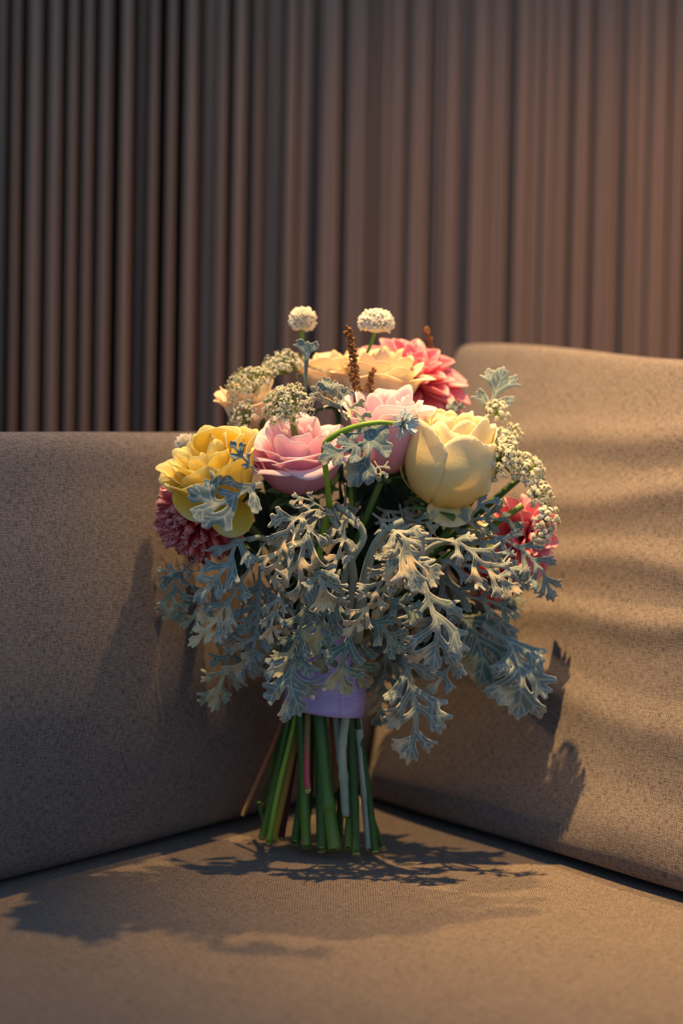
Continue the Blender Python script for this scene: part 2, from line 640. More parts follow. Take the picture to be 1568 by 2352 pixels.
M['stem_grey'] = plain_material('grey_felted_stem', c3(128, 146, 128), c3(166, 176, 156), 120, 0.85, (1, 1, 0.3), 0.3, 0.15)
M['stem_ochre'] = plain_material('ochre_stem', c3(136, 128, 44), c3(176, 148, 70), 80, 0.5, (1, 1, 0.15), along=[(0, c3(70, 96, 36)), (0.5, c3(170, 132, 70)), (1, c3(176, 156, 50))])
M['stem_red'] = plain_material('russet_stem', c3(140, 80, 56), c3(168, 110, 70), 80, 0.55, (1, 1, 0.15), along=[(0, c3(120, 66, 48)), (0.7, c3(170, 104, 66)), (1, c3(170, 140, 70))])
M['stem_maroon'] = plain_material('maroon_stem', c3(70, 26, 34), c3(96, 40, 44), 80, 0.5, (1, 1, 0.15))
M['stem_magenta'] = plain_material('magenta_tipped_stem', c3(80, 110, 46), c3(110, 130, 60), 80, 0.5, (1, 1, 0.15), along=[(0, c3(76, 116, 46)), (0.5, c3(128, 90, 60)), (0.8, c3(196, 40, 92)), (1, c3(206, 44, 96))])
M['cut'] = plain_material('pale_cut_stem_end', c3(140, 146, 70), c3(190, 184, 110), 500, 0.8)
M['calyx'] = plain_material('green_calyx', c3(60, 96, 50), c3(96, 130, 74), 120, 0.6)
M['dry'] = plain_material('brown_dry_seed', c3(96, 62, 30), c3(158, 112, 58), 400, 0.8)
M['green_leaf'] = plain_material('dark_green_leaf', c3(26, 50, 36), c3(44, 72, 48), 80, 0.6)
M['silver'] = leaf_material('silver_leaf', c3(66, 96, 96), c3(98, 124, 120), c3(206, 204, 186), c3(196, 174, 120), 0.66)
M['silver_dry'] = leaf_material('dry_silver_leaf', c3(70, 96, 90), c3(108, 128, 116), c3(222, 212, 184), c3(206, 174, 112), 0.58)
M['silver_green'] = leaf_material('green_silver_leaf', c3(48, 80, 74), c3(78, 108, 98), c3(190, 192, 166), c3(186, 168, 110), 0.62)
M['pearl'] = plain_material('pearl', c3(226, 220, 214), c3(240, 236, 230), 30, 0.2, bump=0, spec=0.6)


def ribbon_material():
    m = NT('lavender_satin')
    vec = m.coord('Object', (60, 60, 900))
    nz = m.noise(1.0, 2, vec)
    col = m.ramp(nz, [(0.3, srgb(150, 142, 196)), (0.7, srgb(172, 164, 212))])
    m.l(col, m.bsdf.inputs['Base Color'])
    m.bsdf.inputs['Roughness'].default_value = 0.38
    m.bsdf.inputs['Specular IOR Level'].default_value = 0.5
    m.bump(nz, 0.02, 0.0003)
    return m.mat


M['ribbon'] = ribbon_material()

# ------------------------------------------------------------------ bouquet
BASE = P(735, 1950, ground_depth(735, 1950))
bouquet = link('bouquet', None, None, (BASE.x, BASE.y, 0.0))
tag(bouquet, 'bridal bouquet of roses, dahlias and silver leaves standing upright against the cushions', 'bouquet')
rng = random.Random(17)


def cam_axis(x, y, z):
    """x right, y towards the viewer, z up"""
    return norm(np.array([x, -y, z]))


# ---- petals
def petal_grid(fn, nu, nv):
    s = np.linspace(-1, 1, nu)
    t = np.linspace(0, 1, nv)
    S, T = np.meshgrid(s, t)
    return fn(S.ravel(), T.ravel()), T.ravel(), grid_faces(nu, nv)


def rose(name, base, axis, R, H, layers, mat, seed, label=None, ruffle=0.03, core=True, stem_to=None, calyx=M['calyx'], twist=0.35):
    """layers: (count, rho, eta, theta_max_deg, half_angle, lip, phase)"""
    ex, ey, ez = axis_frame(axis)
    b = np.array(base)
    r = np.random.RandomState(seed)
    acc = Acc()
    # green hip below the flower, with sepals
    prof = [(0.02, -0.30), (0.10, -0.27), (0.17, -0.15), (0.20, 0.0), (0.34, 0.05), (0.30, 0.12), (0.0, 0.16)]
    V = []
    for pr, pz in prof:
        for k in range(12):
            a = 2 * math.pi * k / 12
            V.append(b + R * (pr * (math.cos(a) * ex + math.sin(a) * ey)) + R * pz * ez)
    acc.add(V, grid_faces(12, len(prof), True))
    for k in range(5):
        a0 = 2 * math.pi * k / 5 + r.uniform(-0.2, 0.2)

        def sep(S, T):
            w = 0.20 * np.sin(np.pi * np.clip(T * 0.9 + 0.1, 0, 1)) ** 0.7
            ang = a0 + S * w / (0.25 + 0.7 * T)
            rad = R * (0.2 + 0.62 * T)
            z = R * (-0.06 + 0.02 * T + 0.25 * T ** 2 - 0.30 * T ** 3)
            return b + (rad * np.cos(ang))[:, None] * ex + (rad * np.sin(ang))[:, None] * ey + z[:, None] * ez
        Vs, ts, Fs = petal_grid(sep, 3, 7)
        acc.add(Vs, Fs)
    part = mesh_obj(name, acc.v, acc.f, calyx, bouquet, solid=0.0006, org=tuple(b))
    if label:
        part['label'] = label
    for (cnt, rho, eta, thm, wid, lip, ph) in layers:
        for k in range(cnt):
            a0 = ph + 2 * math.pi * k / cnt + r.uniform(-0.18, 0.18)
            th = math.radians(thm) * r.uniform(0.94, 1.06)
            rh = R * rho * r.uniform(0.94, 1.06)
            et = H * eta * r.uniform(0.93, 1.06)
            lp = lip * r.uniform(0.6, 1.4)
            ph1, ph2, ph3 = r.uniform(0, 6.28, 3)
            notch = r.uniform(0.0, 0.12)
            tw = twist * r.uniform(0.5, 1.2)

            def pet(S, T):
                edge = 1 - 0.22 * np.abs(S) ** 2.6 - notch * np.exp(-((S - 0.2) / 0.22) ** 2) * 0.5
                TT = T * edge
                wob = ruffle * TT ** 2 * (np.sin(S * 3.1 + ph1) + 0.6 * np.sin(S * 6.3 + ph2) + 0.4 * TT * np.sin(S * 11 + ph3))
                ang = a0 + S * wid * (0.28 + 0.72 * np.sin(np.pi / 2 * np.clip(TT * 1.7, 0, 1)))
                # cup up to the lip, then the rim rolls outwards
                tl = 0.74
                zk = et / max(0.25, (1 - math.cos(th)))
                q = np.minimum(TT, tl) * th
                rad = rh * np.sin(np.minimum(q, 2.6)) * (1 + 0.10 * tw * S) + 0.02 * R
                z = zk * (1 - np.cos(q))
                beta = math.atan2(zk * math.sin(tl * th), rh * math.cos(min(tl * th, 2.6)))
                ln = math.hypot(zk * math.sin(tl * th), rh * math.cos(tl * th)) * th * (1 - tl)
                L = np.clip((TT - tl) / (1 - tl), 0, 1)
                phi = (lp * 6.5 + 0.05) * (0.7 + 0.5 * np.abs(S) ** 1.5)
                rad = rad + ln * (math.sin(beta) - np.sin(beta - phi * L)) / phi + wob * R
                z = z + ln * (np.cos(beta - phi * L) - math.cos(beta)) / phi + 0.03 * H * TT * np.sin(S * 4.2 + ph3)
                return b + (rad * np.cos(ang))[:, None] * ex + (rad * np.sin(ang))[:, None] * ey + z[:, None] * ez
            Vp, tp, Fp = petal_grid(pet, 15, 19)
            mesh_obj('petal', Vp, Fp, mat, part, attrs={'t': tp}, solid=0.0005)
    return part


def open_petal(parent, base, direction, up, length, width, cup, bend, mat, seed=0, name='petal', pointed=False):
    """one loose petal: starts at base, grows along direction, its face towards up"""
    d = norm(direction)
    side = norm(np.cross(d, up))
    n = np.cross(side, d)
    r = np.random.RandomState(seed)
    p1, p2 = r.uniform(0, 6.28, 2)

    def pet(S, T):
        w = width * (0.28 + 0.72 * np.sin(np.pi * np.clip(T * 0.78 + 0.05, 0, 1)) ** 0.8) * np.sqrt(np.clip(1 - ((T - 0.62) / 0.44) ** 4, 0.02, 1))
        if pointed:
            w = width * (0.03 + np.sin(np.pi * np.clip(T, 0, 1) ** 0.72) ** 0.85)
        y = T * length * (1 - 0.05 * S ** 2)
        x = S * w
        z = cup * (S ** 2 - 0.3) * w + bend * length * T ** 2 + 0.03 * width * T * np.sin(S * 5 + p1)
        return np.array(base) + x[:, None] * side + y[:, None] * d + z[:, None] * n
    Vp, tp, Fp = petal_grid(pet, 13, 13)
    return mesh_obj(name, Vp, Fp, mat, parent, attrs={'t': tp}, solid=0.0005)


PINK = rose('pink_rose', P(692, 1130, 1.0), cam_axis(-0.08, 0.40, 0.88), 0.0345, 0.051, [
    (4, 0.30, 1.0, 108, 1.0, 0.02, 0.3), (4, 0.46, 1.0, 102, 0.92, 0.08, 1.1), (4, 0.62, 0.99, 96, 0.90, 0.18, 0.2),
    (5, 0.80, 0.95, 90, 0.82, 0.26, 0.9), (5, 0.96, 0.88, 86, 0.84, 0.34, 0.35)], M['pink'], 4, 'wide open pale pink rose at the front', ruffle=0.02)
BLUSH = rose('blush_rose', P(880, 1088, 1.0), cam_axis(0.06, 0.22, 0.97), 0.0245, 0.057, [
    (4, 0.36, 0.98, 135, 0.95, 0.02, 0.2), (4, 0.58, 1.0, 128, 0.9, 0.05, 0.9), (4, 0.80, 0.98, 122, 0.95, 0.10, 0.1), (4, 0.98, 0.94, 116, 0.98, 0.22, 0.7)],
    M['blush'], 9, 'half closed blush pink rose')
YEL = rose('yellow_rose', P(1006, 1160, 0.995), cam_axis(0.18, 0.26, 0.93), 0.0305, 0.062, [
    (4, 0.36, 0.94, 140, 0.95, 0.02, 0.2), (4, 0.56, 0.97, 146, 0.95, 0.03, 0.8), (4, 0.76, 0.99, 148, 1.0, 0.05, 0.4), (4, 0.90, 0.98, 148, 1.0, 0.06, 1.3), (4, 1.0, 0.93, 146, 1.05, 0.10, 0.55)],
    M['yellow'], 26, 'pale yellow globe shaped garden rose', twist=0.7, ruffle=0.035)
GOLD = rose('golden_rose', P(530, 1162, 0.976), cam_axis(-0.42, 0.42, 0.80), 0.031, 0.052, [
    (5, 0.36, 1.0, 112, 0.8, 0.03, 0.2), (5, 0.55, 1.0, 100, 0.75, 0.10, 0.9), (5, 0.76, 0.96, 90, 0.72, 0.12, 0.3), (5, 0.98, 0.92, 84, 0.72, 0.14, 1.0)],
    M['golden'], 33, 'ruffled golden yellow rose at the left', ruffle=0.06)
APR = rose('apricot_rose', P(868, 948, 1.055), cam_axis(0.05, 0.20, 0.95), 0.031, 0.046, [
    (4, 0.36, 1.0, 108, 0.85, 0.02, 0.2), (5, 0.58, 1.0, 98, 0.78, 0.08, 0.7), (5, 0.80, 0.95, 88, 0.74, 0.16, 0.2), (5, 1.0, 0.9, 80, 0.72, 0.24, 0.8)],
    M['apricot'], 41, 'cream apricot rose below the coral dahlia')
APR2 = rose('apricot_rose', P(775, 930, 1.07), cam_axis(-0.1, 0.25, 0.95), 0.024, 0.042, [
    (4, 0.42, 1.0, 105, 0.85, 0.02, 0.2), (5, 0.72, 0.95, 92, 0.78, 0.14, 0.6), (5, 1.0, 0.9, 82, 0.74, 0.22, 0.1)],
    M['apricot'], 43, 'apricot rose behind the brown dry spike')
APR3 = rose('apricot_rose', P(585, 1005, 1.045), cam_axis(-0.15, 0.25, 0.93), 0.020, 0.044, [
    (4, 0.42, 1.0, 105, 0.85, 0.02, 0.2), (5, 0.72, 0.95, 92, 0.78, 0.14, 0.6), (5, 1.0, 0.9, 82, 0.74, 0.22, 0.1)],
    M['apricot'], 44, 'apricot rose behind the white lace flowers')
APR4 = rose('apricot_rose', (0.090, 1.062, 0.205), cam_axis(0.1, 0.1, 0.95), 0.026, 0.036, [  # added out of sight to block spotlight reaching the right cushion
    (4, 0.42, 1.0, 105, 0.85, 0.02, 0.2), (5, 0.72, 0.95, 92, 0.78, 0.14, 0.6), (5, 1.0, 0.9, 82, 0.74, 0.22, 0.1)],
    M['apricot'], 47, 'unseen apricot rose added behind the yellow globe rose to block light')
# loose outer petals
up_cam = np.array([0, -1.0, 0.15])
open_petal(YEL, P(1035, 1135, 0.985), cam_axis(-0.05, 0.2, -0.75), up_cam, 0.023, 0.016, 0.25, -0.1, M['yellow'], 1)
open_petal(YEL, P(1065, 1130, 0.975), cam_axis(0.75, 0.1, 0.45), up_cam, 0.020, 0.009, -0.3, 0.1, M['yellow'], 4)
open_petal(GOLD, P(542, 1130, 0.957), cam_axis(-0.12, 0.15, -0.9), up_cam, 0.031, 0.0145, 0.35, -0.06, M['golden'], 5)
open_petal(GOLD, P(505, 1060, 0.968), cam_axis(0.03, 0.25, 0.9), up_cam, 0.024, 0.018, 0.35, 0.1, M['golden'], 6)
open_petal(GOLD, P(478, 1105, 0.958), cam_axis(-0.35, 0.25, -0.8), up_cam, 0.030, 0.017, 0.35, 0.05, M['golden'], 7)


# ---- dahlias: long cupped petals spiralling round the heart
def dahlia(name, base, axis, R, n, mat, seed, label, lmin=0.35, wid=0.17, tip=0.5, max_deg=112, frill=0.0, inner=12):
    ex, ey, ez = axis_frame(axis)
    b = np.array(base)
    r = np.random.RandomState(seed)
    acc = Acc()
    V = []
    for j in range(6):
        a = math.pi * j / 5
        for k in range(10):
            q = 2 * math.pi * k / 10
            V.append(b + 0.17 * R * (math.sin(a) * (math.cos(q) * ex + math.sin(q) * ey) - math.cos(a) * ez) - 0.08 * R * ez)
    acc.add(V, grid_faces(10, 6, True))
    part = mesh_obj(name, acc.v, acc.f, M['calyx'], bouquet, org=tuple(b))
    part['label'] = label
    for i in range(n):
        fr = (i + 0.5) / n
        pol = math.radians(inner + (max_deg - inner) * fr ** 0.62) * r.uniform(0.96, 1.04)
        az = i * 2.39996 + r.uniform(-0.12, 0.12)
        ln = R * (lmin + (1 - lmin) * fr ** 0.55) * r.uniform(0.92, 1.06)
        rad_dir = math.cos(az) * ex + math.sin(az) * ey
        d = math.sin(pol) * rad_dir + math.cos(pol) * ez
        side = norm(np.cross(ez, rad_dir))
        nrm = norm(np.cross(d, side))
        if np.dot(nrm, ez) < 0 and pol < 1.5:
            nrm = -nrm
        w0 = R * wid * r.uniform(0.85, 1.15) * (0.6 + 0.4 * fr)
        cp = r.uniform(0.5, 1.0)
        bd = r.uniform(-0.05, 0.16)
        p1 = r.uniform(0, 6.28)

        def pet(S, T):
            w = w0 * (0.25 + 0.75 * np.sin(np.pi / 2 * np.clip(T * 1.7, 0, 1))) * np.clip(1 - np.clip((T - tip) / (1.02 - tip), 0, 1) ** 2.2, 0.03, 1)
            y = ln * T
            z = cp * w * S ** 2 + bd * ln * T ** 2 + frill * ln * T ** 3 * np.sin(S * 7 + p1)
            x = S * w * (1 + frill * np.sin(T * 9 + p1))
            y = y * (1 + frill * 0.8 * np.sin(S * 8 + p1) * T)
            o = b + (0.08 * R) * d
            return o + x[:, None] * side + y[:, None] * d + z[:, None] * nrm
        Vp, tp, Fp = petal_grid(pet, 9, 11)
        mesh_obj('petal', Vp, Fp, mat, part, attrs={'t': tp}, solid=0.0005)
    return part


dahlia('coral_dahlia', P(940, 882, 1.085), cam_axis(0.25, 0.5, 0.7), 0.050, 50, M['coral'], 3, 'coral pink dahlia at the top of the bouquet', max_deg=106, wid=0.2, tip=0.6)
dahlia('magenta_dahlia', P(458, 1182, 0.996), cam_axis(-0.5, 0.62, -0.25), 0.0305, 104, M['magenta'], 5, 'dark magenta frilled dahlia below the golden rose', lmin=0.88, wid=0.17, tip=0.90, max_deg=122, frill=0.10, inner=5)
dahlia('coral_dahlia', P(1205, 1235, 1.03), cam_axis(0.55, 0.7, 0.1), 0.032, 36, M['coral'], 8, 'small coral dahlia at the right edge below the lace flowers', wid=0.22, tip=0.72, max_deg=110)
dahlia('magenta_dahlia', P(1130, 1325, 1.03), cam_axis(0.1, 0.7, -0.5), 0.026, 22, M['magenta'], 12, 'dark pink flower hanging among the silver leaves at the right', wid=0.2, max_deg=100)


# ---- lace flowers: umbels of tiny cream florets on green rays
def floret(acc, c, ax, r, rs_):
    ex, ey, ez = axis_frame(ax)
    a0 = rs_.uniform(0, 6.28)
    V = [c - 0.25 * r * ez]
    for k in range(5):
        for da, rr, zz in ((-0.36, 0.8, 0.05), (0.0, 1.05, 0.12), (0.36, 0.8, 0.05)):
            a = a0 + 2 * math.pi * k / 5 + da
            V.append(c + r * rr * (math.cos(a) * ex + math.sin(a) * ey) + r * zz * ez)
    V.append(c + 0.3 * r * ez)
    F = []
    for k in range(5):
        i = 1 + 3 * k
        F += [(0, i, i + 1, i + 2), (16, i + 2, i + 1, i)]
    acc.add(V, F)


def umbel(base, axis, R, n_umb, n_flo, spread, seed, label, fr=0.00095, stalk=0.9, flat=0.0):
    ex, ey, ez = axis_frame(axis)
    r = np.random.RandomState(seed)
    b = np.array(base)
    rays = Acc()
    flo = Acc()
    for i in range(n_umb):
        pol = spread * math.sqrt((i + 0.4) / n_umb)
        az = i * 2.39996 + r.uniform(-0.2, 0.2)
        d = norm(math.sin(pol) * (math.cos(az) * ex + math.sin(az) * ey) + math.cos(pol) * ez)
        ln = R * (1.0 - flat * math.cos(pol)) * r.uniform(0.88, 1.08)
        tipp = b + ln * d
        V, F, t = tube([b, b + ln * 0.5 * d + 0.04 * R * r.randn(3), tipp - 0.16 * R * d], [0.0005, 0.00035], 4, 5)
        rays.add(V, F)
        for k in range(n_flo):
            pd = norm(d + 0.9 * r.randn(3) * np.array([1, 1, 1]))
            if np.dot(pd, d) < 0:
                pd = pd - 2 * np.dot(pd, d) * d
            rr = R * 0.22 * r.uniform(0.55, 1.1)
            c = tipp - 0.16 * R * d + rr * pd
            floret(flo, c, norm(pd + 0.5 * d), fr * r.uniform(0.7, 1.2), r)
            if k % 2 == 0:
                V, F, t = tube([tipp - 0.16 * R * d, c], [0.0003, 0.00025], 3, 4)
                rays.add(V, F)
    part = mesh_obj('lace_flower', rays.v, rays.f, M['umbel_green'], bouquet, org=tuple(b))
    part['label'] = label
    fo = mesh_obj('florets', flo.v, flo.f, M['white_floret'], part, smooth=False)
    fo['kind'] = 'stuff'
    return part


PI = math.pi
umbel(P(668, 945, 0.985), cam_axis(-0.25, 0.75, 0.5), 0.019, 36, 21, 1.25, 1, 'cream lace flower above the pink rose')
umbel(P(580, 905, 1.03), cam_axis(-0.55, 0.2, 0.85), 0.0205, 30, 19, 1.35, 2, 'cream lace flower at the upper left')
umbel(P(655, 860, 1.05), cam_axis(-0.15, 0.25, 0.9), 0.0175, 30, 19, 1.3, 3, 'cream lace flower under the left ivory globe')
umbel(P(725, 875, 1.06), cam_axis(0.1, 0.3, 0.9), 0.015, 27, 18, 1.3, 4, 'cream lace flower behind the silver leaf strip')
umbel(P(575, 965, 1.02), cam_axis(-0.7, 0.5, 0.35), 0.015, 24, 18, 1.3, 5, 'cream lace flower beside the apricot rose at the left')
umbel(P(1141, 952, 1.005), cam_axis(0.1, 0.7, 0.5), 0.0098, 15, 16, 1.5, 6, 'small cream lace flower on the right leaf sprig', fr=0.0011)
umbel(P(1150, 1062, 0.985), cam_axis(0.1, 0.8, 0.35), 0.0168, 36, 20, 1.5, 7, 'dense cream lace flower right of the yellow rose', fr=0.0011)
umbel(P(1146, 1022, 0.992), cam_axis(0.1, 0.6, 0.7), 0.0125, 24, 18, 1.5, 12, 'cream lace flower just above the densest one at the right', fr=0.0011)
umbel(P(1203, 1088, 0.99), cam_axis(0.4, 0.6, 0.5), 0.0142, 27, 19, 1.4, 8, 'cream lace flower at the right shoulder', fr=0.0011)
umbel(P(1228, 1138, 0.985), cam_axis(0.5, 0.6, 0.2), 0.0125, 24, 19, 1.4, 9, 'cream lace flower above the small coral dahlia', fr=0.0011)
umbel(P(1246, 1192, 0.978), cam_axis(0.35, 0.7, -0.2), 0.0112, 20, 18, 1.3, 10, 'cream lace flower in front of the small coral dahlia', fr=0.0011)
umbel(P(1240, 1228, 0.975), cam_axis(0.1, 0.6, -0.6), 0.008, 12, 15, 1.2, 13, 'lowest small cream lace flower at the right', fr=0.0011)
umbel(P(1172, 1000, 1.01), cam_axis(0.6, 0.4, 0.5), 0.009, 14, 14, 1.3, 11, 'faint cream lace flower below the leaf sprig')


# ---- ivory globe flowers
def globe(base, axis, rx_, rz_, n, seed, label, mat, stem_pts, lenf=0.55, wf=0.085, lower=-0.35):
    ex, ey, ez = axis_frame(axis)
    c = np.array(base)
    r = np.random.RandomState(seed)
    sv, sf, st = tube(stem_pts, [0.0011, 0.0013], 14, 8)
    part = mesh_obj('globe_flower', sv, sf, M['stem_bright'], bouquet)
    part['label'] = label
    acc = Acc()
    for i in range(n):
        z = 1 - (1 - lower) * (i + 0.5) / n
        az = i * 2.39996
        q = math.sqrt(max(0, 1 - z * z))
        d = q * (math.cos(az) * ex + math.sin(az) * ey) + z * ez
        pt = lambda k: c + k * (rx_ * q * (math.cos(az) * ex + math.sin(az) * ey) + rz_ * z * ez)
        sd = norm(np.cross(d, [0.3, 0.5, 0.8]))
        s2 = np.cross(d, sd)
        w = rx_ * wf
        k1 = r.uniform(0.86, 1.1)
        V = [pt(1 - lenf), pt(0.82) + w * sd * 0.8, pt(0.82) - w * 0.4 * sd + w * 0.7 * s2, pt(0.82) - w * 0.4 * sd - w * 0.7 * s2, pt(k1) + w * sd, pt(k1) - w * 0.5 * sd + w * 0.85 * s2, pt(k1) - w * 0.5 * sd - w * 0.85 * s2, pt(k1 * 1.02)]
        F = [(0, 1, 2), (0, 2, 3), (0, 3, 1), (1, 4, 5, 2), (2, 5, 6, 3), (3, 6, 4, 1), (4, 7, 5), (5, 7, 6), (6, 7, 4)]
        acc.add(V, F, [0.0, 0.5, 0.5, 0.5, 1, 1, 1, 1])
    core = []
    for j in range(7):
        a = PI * j / 6
        for k in range(10):
            q = 2 * PI * k / 10
            core.append(c + 0.7 * (rx_ * math.sin(a) * (math.cos(q) * ex + math.sin(q) * ey) + rz_ * math.cos(a) * ez))
    acc.add(core, grid_faces(10, 7, True), [0.3] * 70)
    fo = mesh_obj('florets', acc.v, acc.f, mat, part, attrs={'t': acc.t})
    fo['kind'] = 'stuff'
    return part


globe(P(695, 735, 1.06), cam_axis(0, 0.1, 1), 31 * PX * 1.06, 30 * PX * 1.06, 300, 1, 'round ivory globe flower at the upper left', M['globe'],
      [P(702, 900, 1.05), P(698, 820, 1.055), P(694, 768, 1.06), P(695, 745, 1.06)], lower=-0.8)
globe(P(863, 742, 1.04), cam_axis(0.05, 0.1, 1), 40 * PX * 1.04, 33 * PX * 1.04, 420, 2, 'wider ivory globe flower on a bare green stem', M['globe'],
      [P(822, 900, 1.03), P(833, 835, 1.035), P(852, 790, 1.04), P(863, 755, 1.04)], lower=-0.55)
globe(P(427, 1022, 1.035), cam_axis(-0.2, 0.2, 0.9), 25 * PX * 1.06, 25 * PX * 1.06, 200, 3, 'pale globe flower behind the golden rose', M['globe'],
      [P(500, 1150, 1.03), P(450, 1070, 1.035), P(427, 1030, 1.035)], lower=-0.7)

# ---- pale scabious bud nodding on a curved stem
sv, sf, st = tube([P(757, 1165, 0.965), P(750, 1100, 0.95), P(744, 1040, 0.94), P(752, 1012, 0.935), P(800, 985, 0.93), P(860, 971, 0.93), P(922, 973, 0.935)],
                  [0.0022, 0.0020, 0.0020, 0.0021, 0.0017, 0.0013], 34, 10)
scab = mesh_obj('scabious_flower', sv, sf, M['stem_bright'], bouquet)
scab['label'] = 'pale blue-white scabious facing right on a bent green stem'
sc_c = np.array(P(925, 974, 0.935))
ex, ey, ez = axis_frame(cam_axis(0.75, 0.55, -0.1))
r = np.random.RandomState(6)
for i in range(34):
    az = 2 * PI * i / 34 * 3 + r.uniform(-0.1, 0.1)
    pol = (0.75, 1.25, 1.75)[i % 3] + r.uniform(-0.12, 0.12)
    d = math.sin(pol) * (math.cos(az) * ex + math.sin(az) * ey) + math.cos(pol) * ez
    open_petal(scab, sc_c, d, ez if pol < 1.5 else ez + 0.4 * d, 0.0105 * r.uniform(0.85, 1.1), 0.0013, 0.4, r.uniform(-0.1, 0.15), M['pale_blue'], i, 'floret_petal')
V = []
for j in range(6):
    a = PI * j / 5
    for k in range(10):
        q = 2 * PI * k / 10
        V.append(sc_c + 0.0032 * (math.sin(a) * (math.cos(q) * ex + math.sin(q) * ey) + math.cos(a) * ez))
mesh_obj('calyx', V, grid_faces(10, 6, True), M['calyx'], scab)


# ---- brown dry seed spikes
def spike(pts, w, n, seed, label):
    r = np.random.RandomState(seed)
    sv, sf, st = tube(pts, [0.0009, 0.0006], 16, 6)
    part = mesh_obj('dry_spike', sv, sf, M['dry'], bouquet)
    part['label'] = label
    C, L = catmull(pts, 60)
    acc = Acc()
    for i in range(n):
        f = r.uniform(0.2, 1.0)
        c = C[int(f * 59)]
        ww = w * (1.15 - 0.75 * f)
        d = norm(r.randn(3) + np.array([0, 0, 0.25]))
        c2 = c + d * ww * r.uniform(0.2, 1.0)
        s = 0.0011 * r.uniform(0.6, 1.4)
        ex, ey, ez = axis_frame(d)
        V = [c2 - s * 1.3 * ez, c2 + s * ex, c2 + s * ey, c2 - s * ex, c2 - s * ey, c2 + s * 1.4 * ez]
        acc.add(V, [(0, 2, 1), (0, 3, 2), (0, 4, 3), (0, 1, 4), (5, 1, 2), (5, 2, 3), (5, 3, 4), (5, 4, 1)])
    fo = mesh_obj('seeds', acc.v, acc.f, M['dry'], part, smooth=False)
    fo['kind'] = 'stuff'


spike([P(814, 925, 1.0), P(815, 860, 1.0), P(808, 800, 1.0), P(798, 752, 1.0)], 0.0052, 260, 1, 'brown dry flower spike standing in the middle')
spike([P(850, 915, 1.01), P(848, 880, 1.01), P(858, 850, 1.01)], 0.004, 60, 4, 'short brown dry sprig beside the spike')
spike([P(985, 830, 1.10), P(990, 785, 1.10), P(975, 752, 1.10)], 0.0035, 70, 2, 'brown dry tip behind the coral dahlia')


